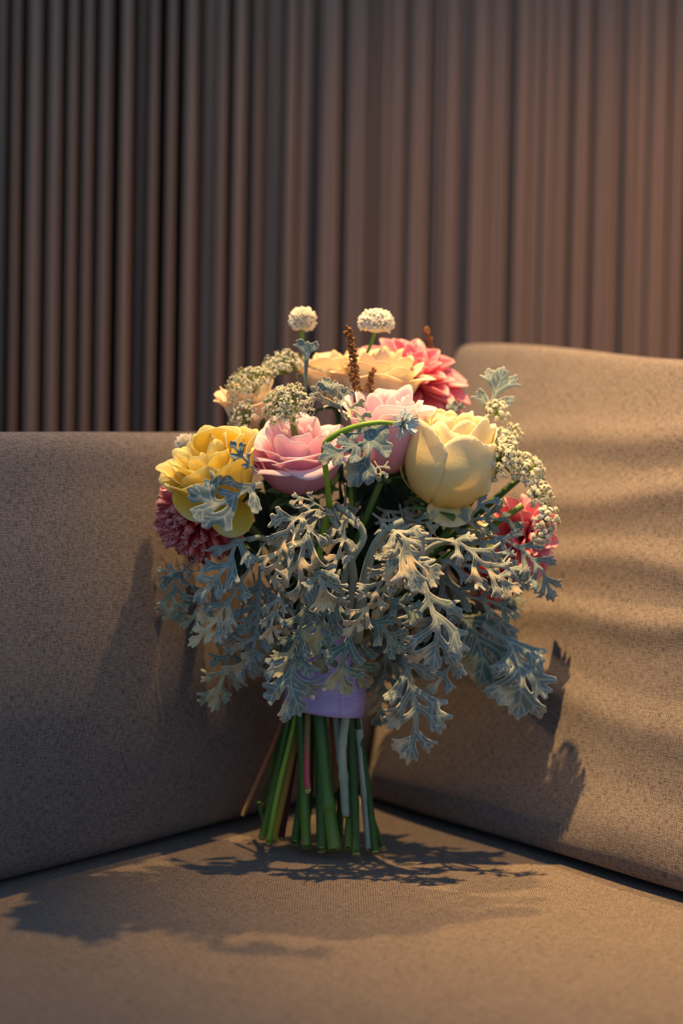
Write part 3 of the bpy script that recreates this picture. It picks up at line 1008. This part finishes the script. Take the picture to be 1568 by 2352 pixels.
# ------------------------------------------------------------------ silver (dusty miller) leaves
def leaf(pts, hw, n=4, broad=1.0, seed=0, mat='silver', tilt=(0.0, 0.45), curl=0.0, wave=0.25, start=0.22, name='silver_leaf', lab=None, stem=True, tip3=True):
    """pts: photo points (px, py, depth) along the midrib; hw: half width in photo pixels"""
    r = np.random.RandomState(seed + 100)
    W3 = [P(*p) for p in pts]
    NS = 90
    C, L = catmull(W3, NS)
    md = np.mean([p[2] for p in pts])
    W = hw * 1.06 * PX * md
    broad = broad * 0.84
    segs = []          # x0,y0,x1,y1,r0,r1

    def seg(p, q, r0, r1):
        segs.append((p[0], p[1], q[0], q[1], r0, r1))
    # every radius is relative to W
    seg((0, 0), (0, L * 0.90), 0.055 * W * broad ** 0.5, 0.085 * W * broad)
    def lobe(p, ang, ln, lvl, rad):
        d = np.array([math.sin(ang), math.cos(ang)])
        m_ = (p[0] + d[0] * ln * 0.58, p[1] + d[1] * ln * 0.58)
        a2 = ang * r.uniform(0.5, 0.9)
        d2 = np.array([math.sin(a2), math.cos(a2)])
        q = (m_[0] + d2[0] * ln * 0.46, m_[1] + d2[1] * ln * 0.46)
        seg(p, m_, rad * 0.78, rad * 1.0)
        seg(m_, q, rad * 1.0, rad * 0.42)
        if lvl > 0:
            sgn = 1 if ang > 0 else -1
            for pt, da, lf in ((m_, 0.75 * sgn, 0.42), (m_, -0.75 * sgn, 0.30), (((m_[0] + q[0]) / 2, (m_[1] + q[1]) / 2), 0.65 * sgn, 0.24)):
                l2 = ln * lf * r.uniform(0.7, 1.25)
                a3 = ang + da * r.uniform(0.75, 1.2)
                seg(pt, (pt[0] + math.sin(a3) * l2, pt[1] + math.cos(a3) * l2), rad * 0.75, rad * 0.36)
    for k in range(n):
        fr = start + (0.86 - start) * (k + 0.3) / n
        shape = math.sin(PI * (0.22 + 0.66 * (k + 0.5) / n)) ** 0.8
        for sgn in (-1, 1):
            yy = L * (fr + r.uniform(-0.03, 0.03) + (0.03 if sgn > 0 else 0))
            ang = sgn * r.uniform(0.65, 1.0)
            ln = W * shape * r.uniform(0.8, 1.08) / max(0.5, math.sin(abs(ang))) * 0.92
            ln = min(ln, L * 0.8)
            lobe((0, yy), ang, ln, 1, 0.125 * W * broad)
    if tip3:
        for a in (-0.55, 0.0, 0.6):
            lobe((0, L * 0.86), a + r.uniform(-0.12, 0.12), min(L * 0.14, W * 0.5) * (1.1 if a == 0 else 0.9), 0, 0.115 * W * broad)
    else:
        lobe((0, L * 0.8), 0.0, L * 0.18, 0, 0.11 * W * broad)
    S = np.array(segs)
    h = max(W / 30.0, 0.00038)
    xs = np.arange(-W * 1.25, W * 1.25 + h, h)
    ys = np.arange(-0.02 * L, L * 1.06 + h, h)
    GX, GY = np.meshgrid(xs, ys)
    k_s = 0.05 * W

    def field(px, py):
        ax, ay, bx, by, r0, r1 = [S[:, i][:, None] for i in range(6)]
        dx, dy = bx - ax, by - ay
        l2 = dx * dx + dy * dy + 1e-12
        t = np.clip(((px - ax) * dx + (py - ay) * dy) / l2, 0, 1)
        dd = np.sqrt((px - ax - t * dx) ** 2 + (py - ay - t * dy) ** 2)
        f = dd - (r0 + (r1 - r0) * t)
        m = f.min(axis=0)
        return m - k_s * np.log(np.exp(-(f - m) / k_s).sum(axis=0)) * 0.55, dd.min(axis=0)
    fx, fy = GX.ravel(), GY.ravel()
    Fv, Dv = field(fx, fy)
    nxg = len(xs)
    nyg = len(ys)
    FG = Fv.reshape(nyg, nxg)
    cen = 0.25 * (FG[:-1, :-1] + FG[1:, :-1] + FG[:-1, 1:] + FG[1:, 1:])
    ins = cen < 0
    jj, ii = np.nonzero(ins)
    if len(jj) == 0:
        return None
    quads = np.stack([jj * nxg + ii, jj * nxg + ii + 1, (jj + 1) * nxg + ii + 1, (jj + 1) * nxg + ii], axis=1)
    cnt = np.bincount(quads.ravel(), minlength=nxg * nyg)
    used = np.nonzero(cnt)[0]
    rm = -np.ones(nxg * nyg, dtype=int)
    rm[used] = np.arange(len(used))
    quads = rm[quads]
    X = fx[used].copy()
    Y = fy[used].copy()
    bd = cnt[used] < 4
    eps = h * 0.2
    for it in range(3):
        f0, _ = field(X[bd], Y[bd])
        gx = (field(X[bd] + eps, Y[bd])[0] - f0) / eps
        gy = (field(X[bd], Y[bd] + eps)[0] - f0) / eps
        g2 = gx * gx + gy * gy + 0.05
        st_x = np.clip(-f0 * gx / g2, -h * 0.7, h * 0.7)
        st_y = np.clip(-f0 * gy / g2, -h * 0.7, h * 0.7)
        X[bd] += st_x
        Y[bd] += st_y
    f0, d0 = field(X, Y)
    rimv = np.clip(1 + f0 / (0.034 * W), 0, 1)
    vein = np.clip(1 - d0 / (0.032 * W), 0, 1) * np.clip(-f0 / (0.05 * W), 0, 1)
    # bend onto the 3D midrib
    T = norm(np.gradient(C, axis=0))
    hint = norm(np.array([tilt[0], -1.0, tilt[1]]))
    Bv = norm(np.cross(T, hint))
    Nv = np.cross(Bv, T)
    q = np.clip(Y / L, -0.03, 1.06)
    idx = np.clip(q, 0, 1) * (NS - 1)

    def samp(A):
        return np.stack([np.interp(idx, np.arange(NS), A[:, k]) for k in range(3)], axis=1)
    Pc, Bc, Nc, Tc = samp(C), norm(samp(Bv)), norm(samp(Nv)), norm(samp(T))
    over = Y - np.clip(Y, 0, L)
    Pc = Pc + over[:, None] * Tc
    ph = r.uniform(0, 6.28, 6)
    u = X / W
    kap = curl / W
    if abs(curl) > 1e-3:
        al = X * kap
        lat = np.sin(al) / kap
        up = (1 - np.cos(al)) / kap
    else:
        lat = X
        up = 0 * X
    fr = 2 * PI / (1.15 * W)
    wv = wave * W * (np.abs(u) ** 1.2) * (0.55 * np.sin(Y * fr * 0.62 + ph[0] + 1.5 * np.sign(u)) + 0.45 * np.sin(Y * fr * 1.1 + u * 5 + ph[1]))
    wv += wave * 0.35 * W * np.sin(X * fr * 1.2 + ph[2]) * np.sin(Y * fr * 0.9 + ph[3])
    # rolled-back margins and gutter along the veins
    margin = -0.022 * W * np.clip(1 + f0 / (0.10 * W), 0, 1) ** 2
    gut = -0.02 * W * np.exp(-(d0 / (0.07 * W)) ** 2)
    Wp = Pc + lat[:, None] * Bc + (up + wv + margin + gut)[:, None] * Nc
    # lobes of crumpled leaves also fold along the rib
    Wp = Wp + (wave * 0.35 * W * np.sin(Y * fr * 0.8 + ph[4]) * np.abs(u) ** 1.5)[:, None] * Tc
    o = mesh_obj(name, Wp, quads, M[mat], bouquet, attrs={'rim': rimv, 'vein': vein, 'tip': q}, solid=0.0007)
    if lab:
        o['label'] = lab
    return o


LEAVES = [
    # centre left crumpled tangle
    dict(pts=[(775, 1190, .965), (720, 1172, .94), (665, 1210, .93), (640, 1290, .93), (628, 1370, .935)], hw=52, n=5, mat='silver_dry', curl=1.3, wave=.5, seed=1, tilt=(-.2, .6)),
    dict(pts=[(740, 1175, .955), (705, 1230, .925), (690, 1310, .922), (715, 1395, .93)], hw=60, n=4, mat='silver_dry', curl=-.9, wave=.5, seed=2, broad=1.2),
    dict(pts=[(700, 1290, .935), (735, 1330, .925), (765, 1400, .93)], hw=48, n=3, mat='silver_dry', curl=.5, wave=.4, seed=3, broad=1.2),
    dict(pts=[(650, 1330, .94), (628, 1410, .935), (618, 1480, .94)], hw=34, n=3, mat='silver_dry', curl=1.0, wave=.5, seed=4),
    dict(pts=[(745, 1170, .95), (700, 1145, .94), (663, 1158, .935)], hw=20, n=2, mat='silver_dry', broad=1.6, seed=5),
    dict(pts=[(700, 1330, .945), (690, 1440, .945), (655, 1520, .95), (620, 1560, .95)], hw=45, n=3, mat='silver_green', seed=6, wave=.3, broad=1.2),
    dict(pts=[(760, 1160, .97), (790, 1215, .955), (770, 1290, .94), (745, 1310, .935)], hw=45, n=3, mat='silver_dry', seed=7, wave=.5, curl=.8),
    dict(pts=[(780, 1310, .95), (760, 1370, .945), (735, 1430, .945), (720, 1500, .95)], hw=52, n=4, mat='silver_green', seed=8, wave=.3, broad=1.3),
    # in front of the ribbon
    dict(pts=[(705, 1420, .96), (682, 1490, .952), (668, 1565, .95), (690, 1640, .955)], hw=58, n=3, mat='silver', seed=9, wave=.15, broad=1.8, start=.3, curl=-.3),
    dict(pts=[(760, 1440, .965), (745, 1490, .96), (742, 1545, .96)], hw=40, n=2, mat='silver_green', seed=10, wave=.2, broad=1.7),
    dict(pts=[(818, 1430, .95), (797, 1480, .945), (785, 1535, .945), (798, 1592, .95)], hw=52, n=2, mat='silver_green', seed=11, wave=.25, broad=1.7, start=.15),
    # bright arching leaf right of the middle
    dict(pts=[(880, 1205, .94), (925, 1232, .92), (955, 1290, .918), (1015, 1318, .925)], hw=62, n=4, mat='silver_dry', seed=12, wave=.25, broad=.9, tilt=(.1, .7), curl=-.5),
    dict(pts=[(900, 1225, .935), (890, 1300, .925), (850, 1385, .925), (805, 1445, .93), (775, 1465, .935)], hw=40, n=6, mat='silver_dry', seed=13, wave=.35, broad=1.0, start=.08, tilt=(.3, .5)),
    dict(pts=[(905, 1215, .93), (925, 1275, .918), (915, 1345, .92)], hw=46, n=4, mat='silver_dry', seed=14, wave=.2, broad=.9, tilt=(.2, .6)),
    dict(pts=[(830, 1420, .955), (875, 1440, .945), (925, 1495, .95)], hw=44, n=2, mat='silver_green', seed=15, wave=.2, broad=1.7),
    dict(pts=[(880, 1365, .955), (920, 1390, .945), (968, 1418, .945)], hw=34, n=2, mat='silver_green', seed=16, wave=.2, broad=1.6),
    # slender pinnate leaves on the right
    dict(pts=[(965, 1310, .97), (985, 1375, .96), (1005, 1450, .955), (992, 1535, .96)], hw=80, n=3, mat='silver', seed=17, wave=.18, broad=.95, start=.2),
    dict(pts=[(940, 1235, .97), (1035, 1242, .95), (1080, 1265, .945), (1135, 1320, .945), (1215, 1368, .95)], hw=50, n=4, mat='silver_dry', seed=18, wave=.25, broad=1.0, start=.3),
    dict(pts=[(1075, 1215, 1.0), (1170, 1245, .985), (1240, 1305, .98), (1275, 1395, .985)], hw=45, n=4, mat='silver', seed=19, wave=.2, broad=1.1),
    dict(pts=[(1105, 1235, .99), (1082, 1195, .98), (1105, 1160, .975), (1155, 1148, .975)], hw=30, n=2, mat='silver', seed=20, wave=.2, broad=1.3),
    dict(pts=[(1110, 1435, 1.0), (1170, 1480, .99), (1195, 1550, .985), (1192, 1645, .99)], hw=80, n=3, mat='silver', seed=21, wave=.2, broad=1.5, start=.25, curl=-.4),
    dict(pts=[(1030, 1390, 1.01), (1085, 1445, 1.0), (1108, 1510, 1.0), (1098, 1565, 1.0)], hw=78, n=3, mat='silver_green', seed=22, wave=.25, broad=1.4),
    dict(pts=[(1010, 1470, 1.0), (1040, 1510, .99), (1010, 1560, .99), (985, 1590, .99)], hw=42, n=2, mat='silver', seed=23, wave=.25, broad=1.3),
    dict(pts=[(915, 1430, 1.0), (938, 1550, .985), (955, 1650, .985), (935, 1758, .99)], hw=74, n=4, mat='silver', seed=24, wave=.2, broad=1.0, start=.25),
    dict(pts=[(890, 1440, 1.03), (880, 1560, 1.03), (862, 1680, 1.03)], hw=44, n=4, mat='silver_green', seed=25, wave=.3),
    dict(pts=[(1000, 1320, 1.0), (1065, 1365, .99), (1140, 1385, .99), (1200, 1425, .995)], hw=42, n=3, mat='silver_green', seed=26, wave=.25),
    dict(pts=[(950, 1180, 1.0), (1040, 1205, .99), (1130, 1190, .99), (1215, 1215, 1.0)], hw=42, n=4, mat='silver_green', seed=27, wave=.3),
    dict(pts=[(970, 1280, 1.0), (1070, 1300, .985), (1160, 1320, .985), (1225, 1300, .99)], hw=48, n=4, mat='silver', seed=28, wave=.3),
    dict(pts=[(1050, 1230, 1.0), (1120, 1260, .98), (1180, 1320, .975), (1200, 1370, .98)], hw=40, n=3, mat='silver', seed=29, wave=.25),
    dict(pts=[(930, 1190, .99), (985, 1200, .97), (1000, 1170, .965)], hw=26, n=2, mat='silver_green', seed=30, broad=1.4),
    # left side
    dict(pts=[(612, 1240, .97), (575, 1300, .95), (530, 1370, .945), (480, 1440, .945), (418, 1496, .95)], hw=46, n=4, mat='silver_dry', seed=31, wave=.2, broad=1.2, start=.35, tilt=(-.3, .4)),
    dict(pts=[(600, 1235, .965), (550, 1240, .95), (515, 1305, .94), (445, 1385, .945)], hw=56, n=3, mat='silver', seed=32, wave=.25, broad=1.3, start=.2, tilt=(-.3, .5)),
    dict(pts=[(600, 1250, 1.0), (590, 1390, .99), (565, 1500, .99), (540, 1580, 1.0)], hw=62, n=5, mat='silver', seed=33, wave=.3, broad=1.0),
    dict(pts=[(560, 1380, 1.01), (535, 1480, 1.0), (510, 1560, 1.0), (484, 1640, 1.0)], hw=52, n=4, mat='silver_green', seed=34, wave=.3, tip3=True),
    dict(pts=[(450, 1285, 1.0), (405, 1330, .99), (400, 1380, .985), (412, 1430, .985)], hw=42, n=3, mat='silver_green', seed=35, wave=.35),
    dict(pts=[(470, 1310, 1.0), (410, 1312, .985), (355, 1308, .98)], hw=22, n=2, mat='silver', seed=36, wave=.2),
    dict(pts=[(520, 1300, 1.01), (470, 1370, 1.0), (440, 1420, .99), (410, 1440, .985)], hw=40, n=3, mat='silver_green', seed=37, wave=.3),
    dict(pts=[(600, 1340, .985), (590, 1440, .975), (575, 1540, .975)], hw=44, n=4, mat='silver', seed=38, wave=.3),
    # back row added on the right, tilted upward to block the overhead light
    dict(pts=[(960, 1200, 1.05), (1060, 1225, 1.06), (1150, 1260, 1.055), (1225, 1310, 1.045)], hw=62, n=5, mat='silver_green', seed=61, broad=1.5, tilt=(.1, 1.3)),
    dict(pts=[(950, 1290, 1.05), (1040, 1325, 1.065), (1130, 1365, 1.06), (1205, 1400, 1.05)], hw=60, n=5, mat='silver_green', seed=62, broad=1.5, tilt=(.1, 1.3)),
    dict(pts=[(900, 1340, 1.07), (990, 1375, 1.08), (1080, 1420, 1.075), (1150, 1460, 1.06)], hw=56, n=4, mat='silver_green', seed=63, broad=1.5, tilt=(.1, 1.3)),
    dict(pts=[(880, 1400, 1.08), (960, 1450, 1.09), (1030, 1490, 1.085)], hw=52, n=4, mat='silver_green', seed=64, broad=1.5, tilt=(.1, 1.3)),
    # over the golden and pink roses
    dict(pts=[(602, 1105, .955), (550, 1132, .935), (500, 1155, .928), (436, 1128, .93)], hw=62, n=3, mat='silver', seed=39, wave=.2, broad=1.6, start=.15, tilt=(-.1, .3)),
    dict(pts=[(590, 1085, .945), (558, 1050, .928), (528, 1012, .926)], hw=24, n=2, mat='silver', seed=40, broad=1.9),
    dict(pts=[(815, 940, .95), (842, 990, .932), (842, 1050, .925), (805, 1112, .93)], hw=56, n=3, mat='silver', seed=41, wave=.25, broad=2.1, start=.2),
    dict(pts=[(855, 1005, .935), (795, 1032, .922), (735, 1058, .925)], hw=38, n=2, mat='silver', seed=42, broad=2.3, wave=.15),
    dict(pts=[(795, 965, .96), (772, 920, .955), (745, 868, .96)], hw=34, n=2, mat='silver_dry', seed=43, broad=1.6, wave=.4, curl=.6),
    dict(pts=[(770, 880, .965), (800, 930, .945), (840, 965, .935), (868, 985, .935)], hw=30, n=3, mat='silver_dry', seed=44, wave=.5, curl=1.0),
    dict(pts=[(702, 895, .99), (703, 840, .985), (708, 788, .985)], hw=26, n=1, mat='silver', seed=45, broad=2.9, wave=.1, start=.72),
    dict(pts=[(745, 940, .965), (735, 905, .96), (715, 890, .96)], hw=24, n=2, mat='silver', seed=46, wave=.3),
    # upper right sprig
    dict(pts=[(1098, 1010, 1.02), (1118, 955, 1.015), (1138, 905, 1.015), (1155, 848, 1.02)], hw=52, n=2, mat='silver', seed=47, broad=1.6, wave=.15, start=.35),
    dict(pts=[(1046, 985, 1.04), (1046, 955, 1.035), (1044, 922, 1.035)], hw=20, n=1, mat='silver', seed=48, broad=2.0, start=.5),
    dict(pts=[(860, 1060, .96), (875, 1085, .95), (868, 1105, .95)], hw=22, n=2, mat='silver', seed=49, wave=.3),
    dict(pts=[(1160, 1090, 1.01), (1140, 1060, 1.0), (1110, 1040, .99)], hw=22, n=2, mat='silver_green', seed=50),
]
front_leaves = [leaf(**L_) for L_ in LEAVES]


def side_room(c, d):
    """free space to the left and right cushion at depth d"""
    xl = LB[0] + (d - LB[1]) * (LB[0] - LA[0]) / (LB[1] - LA[1]) - 0.05 * c.z
    xr = RA[0] + (d - RA[1]) * (RB[0] - RA[0]) / (RB[1] - RA[1]) + 0.30 * c.z
    return c.x - xl, xr - c.x


# the second and third rows of leaves further back in the bunch
r = np.random.RandomState(5)
for o in front_leaves:
    c = ORG[o]
    if c.z > 0.225:
        continue
    half = max(o.dimensions.x, max(abs(v.co.x) for v in o.data.vertices) * 2) / 2
    for dy in (0.052, 0.08):
        q = Vector((c.x * 0.94 + r.uniform(-0.012, 0.012), c.y + dy, max(c.z, 0.135) + r.uniform(-0.006, 0.016)))
        a_, b_ = side_room(q, q.y)
        if a_ < half + 0.026 or b_ < half * 0.7 + 0.008:
            continue
        k = o.copy()
        COL.objects.link(k)
        k.parent = bouquet
        ORG[k] = q
        k.location = q - ORG[bouquet]
        k.rotation_euler = (r.uniform(-0.15, 0.15), r.uniform(-0.5, 0.5), r.uniform(-0.2, 0.2))

# ---- felted grey leaf stalks
STALKS = [
    ([(818, 1470, .99), (838, 1330, .965), (862, 1250, .95), (900, 1210, .935), (925, 1197, .935)], (.0045, .0035, .0022)),
    ([(800, 1420, .985), (812, 1330, .97), (795, 1250, .96), (765, 1195, .965), (750, 1165, .965)], (.0032, .0028, .0022)),
    ([(770, 1440, .99), (800, 1300, .97), (835, 1230, .965), (800, 1180, .965), (770, 1160, .97)], (.003, .003, .0022)),
    ([(850, 1440, 1.0), (920, 1330, .985), (985, 1260, .97), (1040, 1240, .955)], (.003, .0026, .0018)),
    ([(850, 1450, 1.01), (960, 1350, 1.0), (1060, 1260, 1.0), (1110, 1225, .995)], (.003, .0026, .002)),
    ([(730, 1440, .99), (690, 1330, .98), (640, 1260, .975), (600, 1235, .965), (570, 1240, .955)], (.003, .0026, .0018)),
    ([(860, 1460, 1.0), (900, 1420, 1.0), (920, 1435, 1.0)], (.0028, .0024)),
    ([(830, 1450, 1.01), (930, 1340, 1.0), (985, 1320, .985)], (.0028, .0022)),
    ([(700, 1450, 1.0), (620, 1330, 1.0), (590, 1270, 1.0)], (.0026, .0022)),
]
for i, (pts, rad) in enumerate(STALKS):
    sv, sf, st = tube([P(*p) for p in pts], rad, 24, 9)
    mesh_obj('leaf_stalk', sv, sf, M['stem_grey'], bouquet, attrs={'t': st})

# ---- green stems from the binding up to the flowers
UP = [((692, 1135, 1.0), 'stem'), ((880, 1092, 1.0), 'stem'), ((1022, 1162, .998), 'stem'), ((540, 1170, 1.01), 'stem'), ((868, 955, 1.055), 'stem_dark'),
      ((775, 940, 1.07), 'stem_dark'), ((590, 985, 1.05), 'stem_dark'), ((925, 890, 1.085), 'stem_dark'), ((480, 1190, 1.035), 'stem_dark'), ((1190, 1240, 1.03), 'stem_dark'),
      ((668, 950, .99), 'stem'), ((1150, 1065, 1.0), 'stem'), ((757, 1160, .967), 'stem_bright'), ((1120, 1330, 1.03), 'stem_dark'), ((590, 912, 1.03), 'stem_dark'),
      ((1190, 1100, 1.01), 'stem_dark'), ((820, 900, 1.03), 'stem_dark'), ((1200, 1160, 1.0), 'stem')]
for i, (e, mt) in enumerate(UP):
    f_ = (i % 6) / 5.0
    b0 = (700 + 110 * f_, 1480, 1.0 + 0.03 * ((i * 7) % 4) / 3)
    m0 = (0.62 * b0[0] + 0.38 * e[0], 1330, 0.5 * (b0[2] + e[2]))
    sv, sf, st = tube([P(*b0), P(*m0), P(*e)], (.0031, .0026, .0024), 16, 8)
    mesh_obj('flower_stem', sv, sf, M[mt], bouquet, attrs={'t': st})

# ---- plain green foliage tucked between the stems
r = np.random.RandomState(77)
for i in range(22):
    a = r.uniform(-1, 1)
    px, py = 800 + 260 * a, r.uniform(1130, 1330)
    d0 = r.uniform(1.03, 1.07)
    q = r.uniform(-0.6, 0.6) + a * 0.6
    ln = r.uniform(90, 150)
    leafp = open_petal(bouquet, P(px, py, d0), cam_axis(math.sin(q), 0.1, math.cos(q) * r.choice([-1, 1])), np.array([r.uniform(-.3, .3), -1, .3]), ln * PX, ln * PX * 0.28, 0.25, r.uniform(-.2, .2), M['green_leaf'], i, 'green_leaf', True)

# ---- foliage added at the back of the bouquet to shade the corner between the cushions
r = np.random.RandomState(91)
cnt_ = 0
while cnt_ < 90:
    d0 = r.uniform(1.03, 1.15)
    z0 = r.uniform(0.165, 0.27)
    x0 = r.uniform(-0.12, 0.115)
    if x0 > 0.085 and not (0.165 < z0 < 0.2):
        continue
    if x0 > 0.1 - 0.25 * max(0, z0 - 0.22) and z0 > 0.2:
        continue
    xl = LB[0] + (d0 - LB[1]) * (LB[0] - LA[0]) / (LB[1] - LA[1]) - 0.08 * z0
    xr = RA[0] + (d0 - RA[1]) * (RB[0] - RA[0]) / (RB[1] - RA[1]) + 0.34 * z0
    if x0 < xl + 0.055 or x0 > xr - 0.05:
        continue
    cnt_ += 1
    q = r.uniform(-0.9, 0.9)
    ln = r.uniform(0.03, 0.046)
    open_petal(bouquet, (x0, d0, z0), cam_axis(math.sin(q) * 0.7, r.uniform(-.1, .5), math.cos(q) * r.choice([-1, 1])), np.array([r.uniform(-.6, .6), -0.6, 0.9]), ln, ln * 0.36, 0.25, r.uniform(-.2, .2), M['green_leaf'], cnt_, 'green_leaf', True)

# extra leaves added deep in the corner behind the bunch as light blockers
for k in range(16):
    q = r.uniform(-1.0, 1.0)
    ln = r.uniform(0.026, 0.036)
    open_petal(bouquet, (r.uniform(-0.006, 0.036), r.uniform(1.10, 1.145), r.uniform(0.20, 0.27)), cam_axis(math.sin(q) * 0.6, 0.3, math.cos(q)), np.array([0.1, -0.5, 1.0]), ln, ln * 0.4, 0.2, -0.1, M['green_leaf'], 300 + k, 'green_leaf', True)

# ---- cut stems below the ribbon
#  (points, half width px, material, tip touches the seat, nodes)
STEMS = [
    ([(672, 1560), (652, 1650), (556, 1874)], 5, 'stem_red', 1.045, ()),
    ([(680, 1560), (655, 1650), (600, 1850)], 5.5, 'stem_dark', 1.06, ()),
    ([(592, 1842), (604, 1880), (612, 1914)], 6, 'stem', 1.045, ((0.05, .5),)),
    ([(684, 1560), (662, 1660), (625, 1830), (600, 1930)], 9, 'stem', None, ((0.75, .2),)),
    ([(690, 1560), (676, 1660), (640, 1810), (614, 1944)], 6.5, 'stem_bright', None, ()),
    ([(700, 1560), (682, 1680), (664, 1770), (627, 1936)], 8, 'stem_ochre', None, ()),
    ([(706, 1560), (682, 1700), (645, 1930)], 8, 'stem_maroon', None, ()),
    ([(694, 1560), (691, 1650), (697, 1790), (704, 1954)], 12, 'stem', None, ((0.55, .08), (0.8, .1))),
    ([(716, 1560), (707, 1640), (704, 1770), (707, 1820)], 7.5, 'stem_magenta', 0.992, ()),
    ([(722, 1560), (732, 1640), (742, 1750), (754, 1860), (769, 1960)], 17, 'stem', None, ((0.72, .22), (0.2, .06))),
    ([(752, 1560), (762, 1640), (770, 1780), (775, 1810)], 6.5, 'stem_red', 1.02, ()),
    ([(768, 1560), (772, 1640), (782, 1740), (802, 1870)], 9, 'stem_grey', 1.01, ((0.6, .25),)),
    ([(800, 1560), (793, 1650), (785, 1720), (790, 1800), (796, 1880)], 10.5, 'stem_grey', 1.0, ((0.45, .2), (0.7, .2))),
    ([(806, 1560), (808, 1650), (806, 1840), (797, 1956)], 10.5, 'stem', None, ((0.7, .3),)),
    ([(814, 1560), (821, 1650), (833, 1780), (849, 1960)], 9.5, 'stem_grey', None, ((0.32, .2), (0.65, .15))),
    ([(808, 1560), (838, 1820), (880, 1950)], 7, 'stem_dark', None, ()),
    ([(705, 1560), (695, 1800), (676, 1946)], 11, 'stem_dark', None, ((0.6, .2),)),
    ([(735, 1560), (735, 1800), (738, 1962)], 11, 'stem_dark', None, ()),
    ([(800, 1560), (812, 1800), (818, 1968)], 10, 'stem_dark', None, ((0.7, .2),)),
    ([(790, 1560), (783, 1800), (778, 1930)], 9, 'stem_dark', None, ()),
    ([(715, 1560), (712, 1800), (700, 1930)], 9, 'stem_dark', None, ()),
    ([(806, 1560), (842, 1800), (862, 1962)], 9, 'stem_dark', None, ()),
]
for i, (pts, hw, mt, dfix, nodes) in enumerate(STEMS):
    n_ = len(pts)
    if dfix is None:
        dtip = ground_depth(pts[-1][0], pts[-1][1], 0.001)
        dtop = 1.0 + 0.045 * min(1, max(0, (1975 - pts[-1][1]) / 60.0))
    else:
        dtip = dtop = dfix
        if i == 2:
            dtop = 1.05
        if i == 8:
            dtop = 1.012
    W3 = []
    for k, (px, py) in enumerate(pts):
        f_ = k / (n_ - 1)
        W3.append(P(px, py, dtop + (dtip - dtop) * f_))
    rad = hw * PX * 1.0
    sv, sf, st = tube(W3, (rad * 0.95, rad, rad * 1.03), 40, 12, nodes, 0.012, i)
    Cc, _ = catmull(W3, 40)
    dd_ = norm(Cc[-1] - Cc[-3])
    slant = 1.0 if i % 3 else 0.6
    for k in range(12):
        o_ = np.array(sv[-12 + k]) - Cc[-1]
        sv[-12 + k] = np.array(sv[-12 + k]) - dd_ * slant * (rad * 0.9 - o_[1] * 0.9)
    s_o = mesh_obj('stem', sv, sf, M[mt], bouquet, attrs={'t': st})
    # pale cut face, a slightly raised disc on the stem end
    C, L = catmull(W3, 40)
    d = norm(C[-1] - C[-3])
    ex, ey, ez = axis_frame(d)
    V = []
    for rr_, zz in ((0.98, 0.0), (0.9, 0.0006), (0.45, 0.0004), (0.02, 0.0007)):
        for k in range(12):
            a = 2 * PI * k / 12
            o_ = rad * rr_ * (math.cos(a) * ex + math.sin(a) * ey)
            V.append(C[-1] + o_ + zz * (d + np.array([0, -1.0, 0])) - d * slant * (rad * 0.9 - o_[1] * 0.9))
    mesh_obj('cut_end', V, grid_faces(12, 4, True), M['cut'], s_o)

# ---- lavender ribbon with pearl pins
NU, NV = 64, 24
V = []
for j in range(NV):
    f_ = j / (NV - 1)
    for i in range(NU):
        a = 2 * PI * i / (NU - 1) * 1.06
        layer = 0.0011 * (i / (NU - 1))
        cx = 752 - 6 * f_ * -1
        top_, bot = 1420, 1630 + 11 * math.sin(a)
        py = top_ + (bot - top_) * f_
        c = P(751 - 5 * f_, py, 1.02)
        wv = 0.0006 * math.sin(a * 3 + f_ * 5) + 0.0005 * math.sin(f_ * 9 + a)
        rxr = 0.0285 + layer + wv - 0.001 * math.sin(f_ * PI)
        ryr = 0.0285 + layer + wv - 0.001 * math.sin(f_ * PI)
        V.append((c.x + rxr * math.sin(a), c.y - ryr * math.cos(a), c.z))
rib = mesh_obj('ribbon', V, grid_faces(NU, NV), M['ribbon'], bouquet, solid=0.0007)
rib['label'] = 'lavender satin ribbon wrapped round the stems'
for px, py in ((743, 1582), (717, 1601)):
    d = 0.99
    c = np.array(P(px, py, 0.9862))
    V = []
    for j in range(9):
        a = PI * j / 8
        for k in range(14):
            q = 2 * PI * k / 14
            V.append(c + 0.0021 * np.array([math.sin(a) * math.cos(q), -math.cos(a), math.sin(a) * math.sin(q)]))
    pe = mesh_obj('pearl_pin', V, grid_faces(14, 9, True), M['pearl'], bouquet)
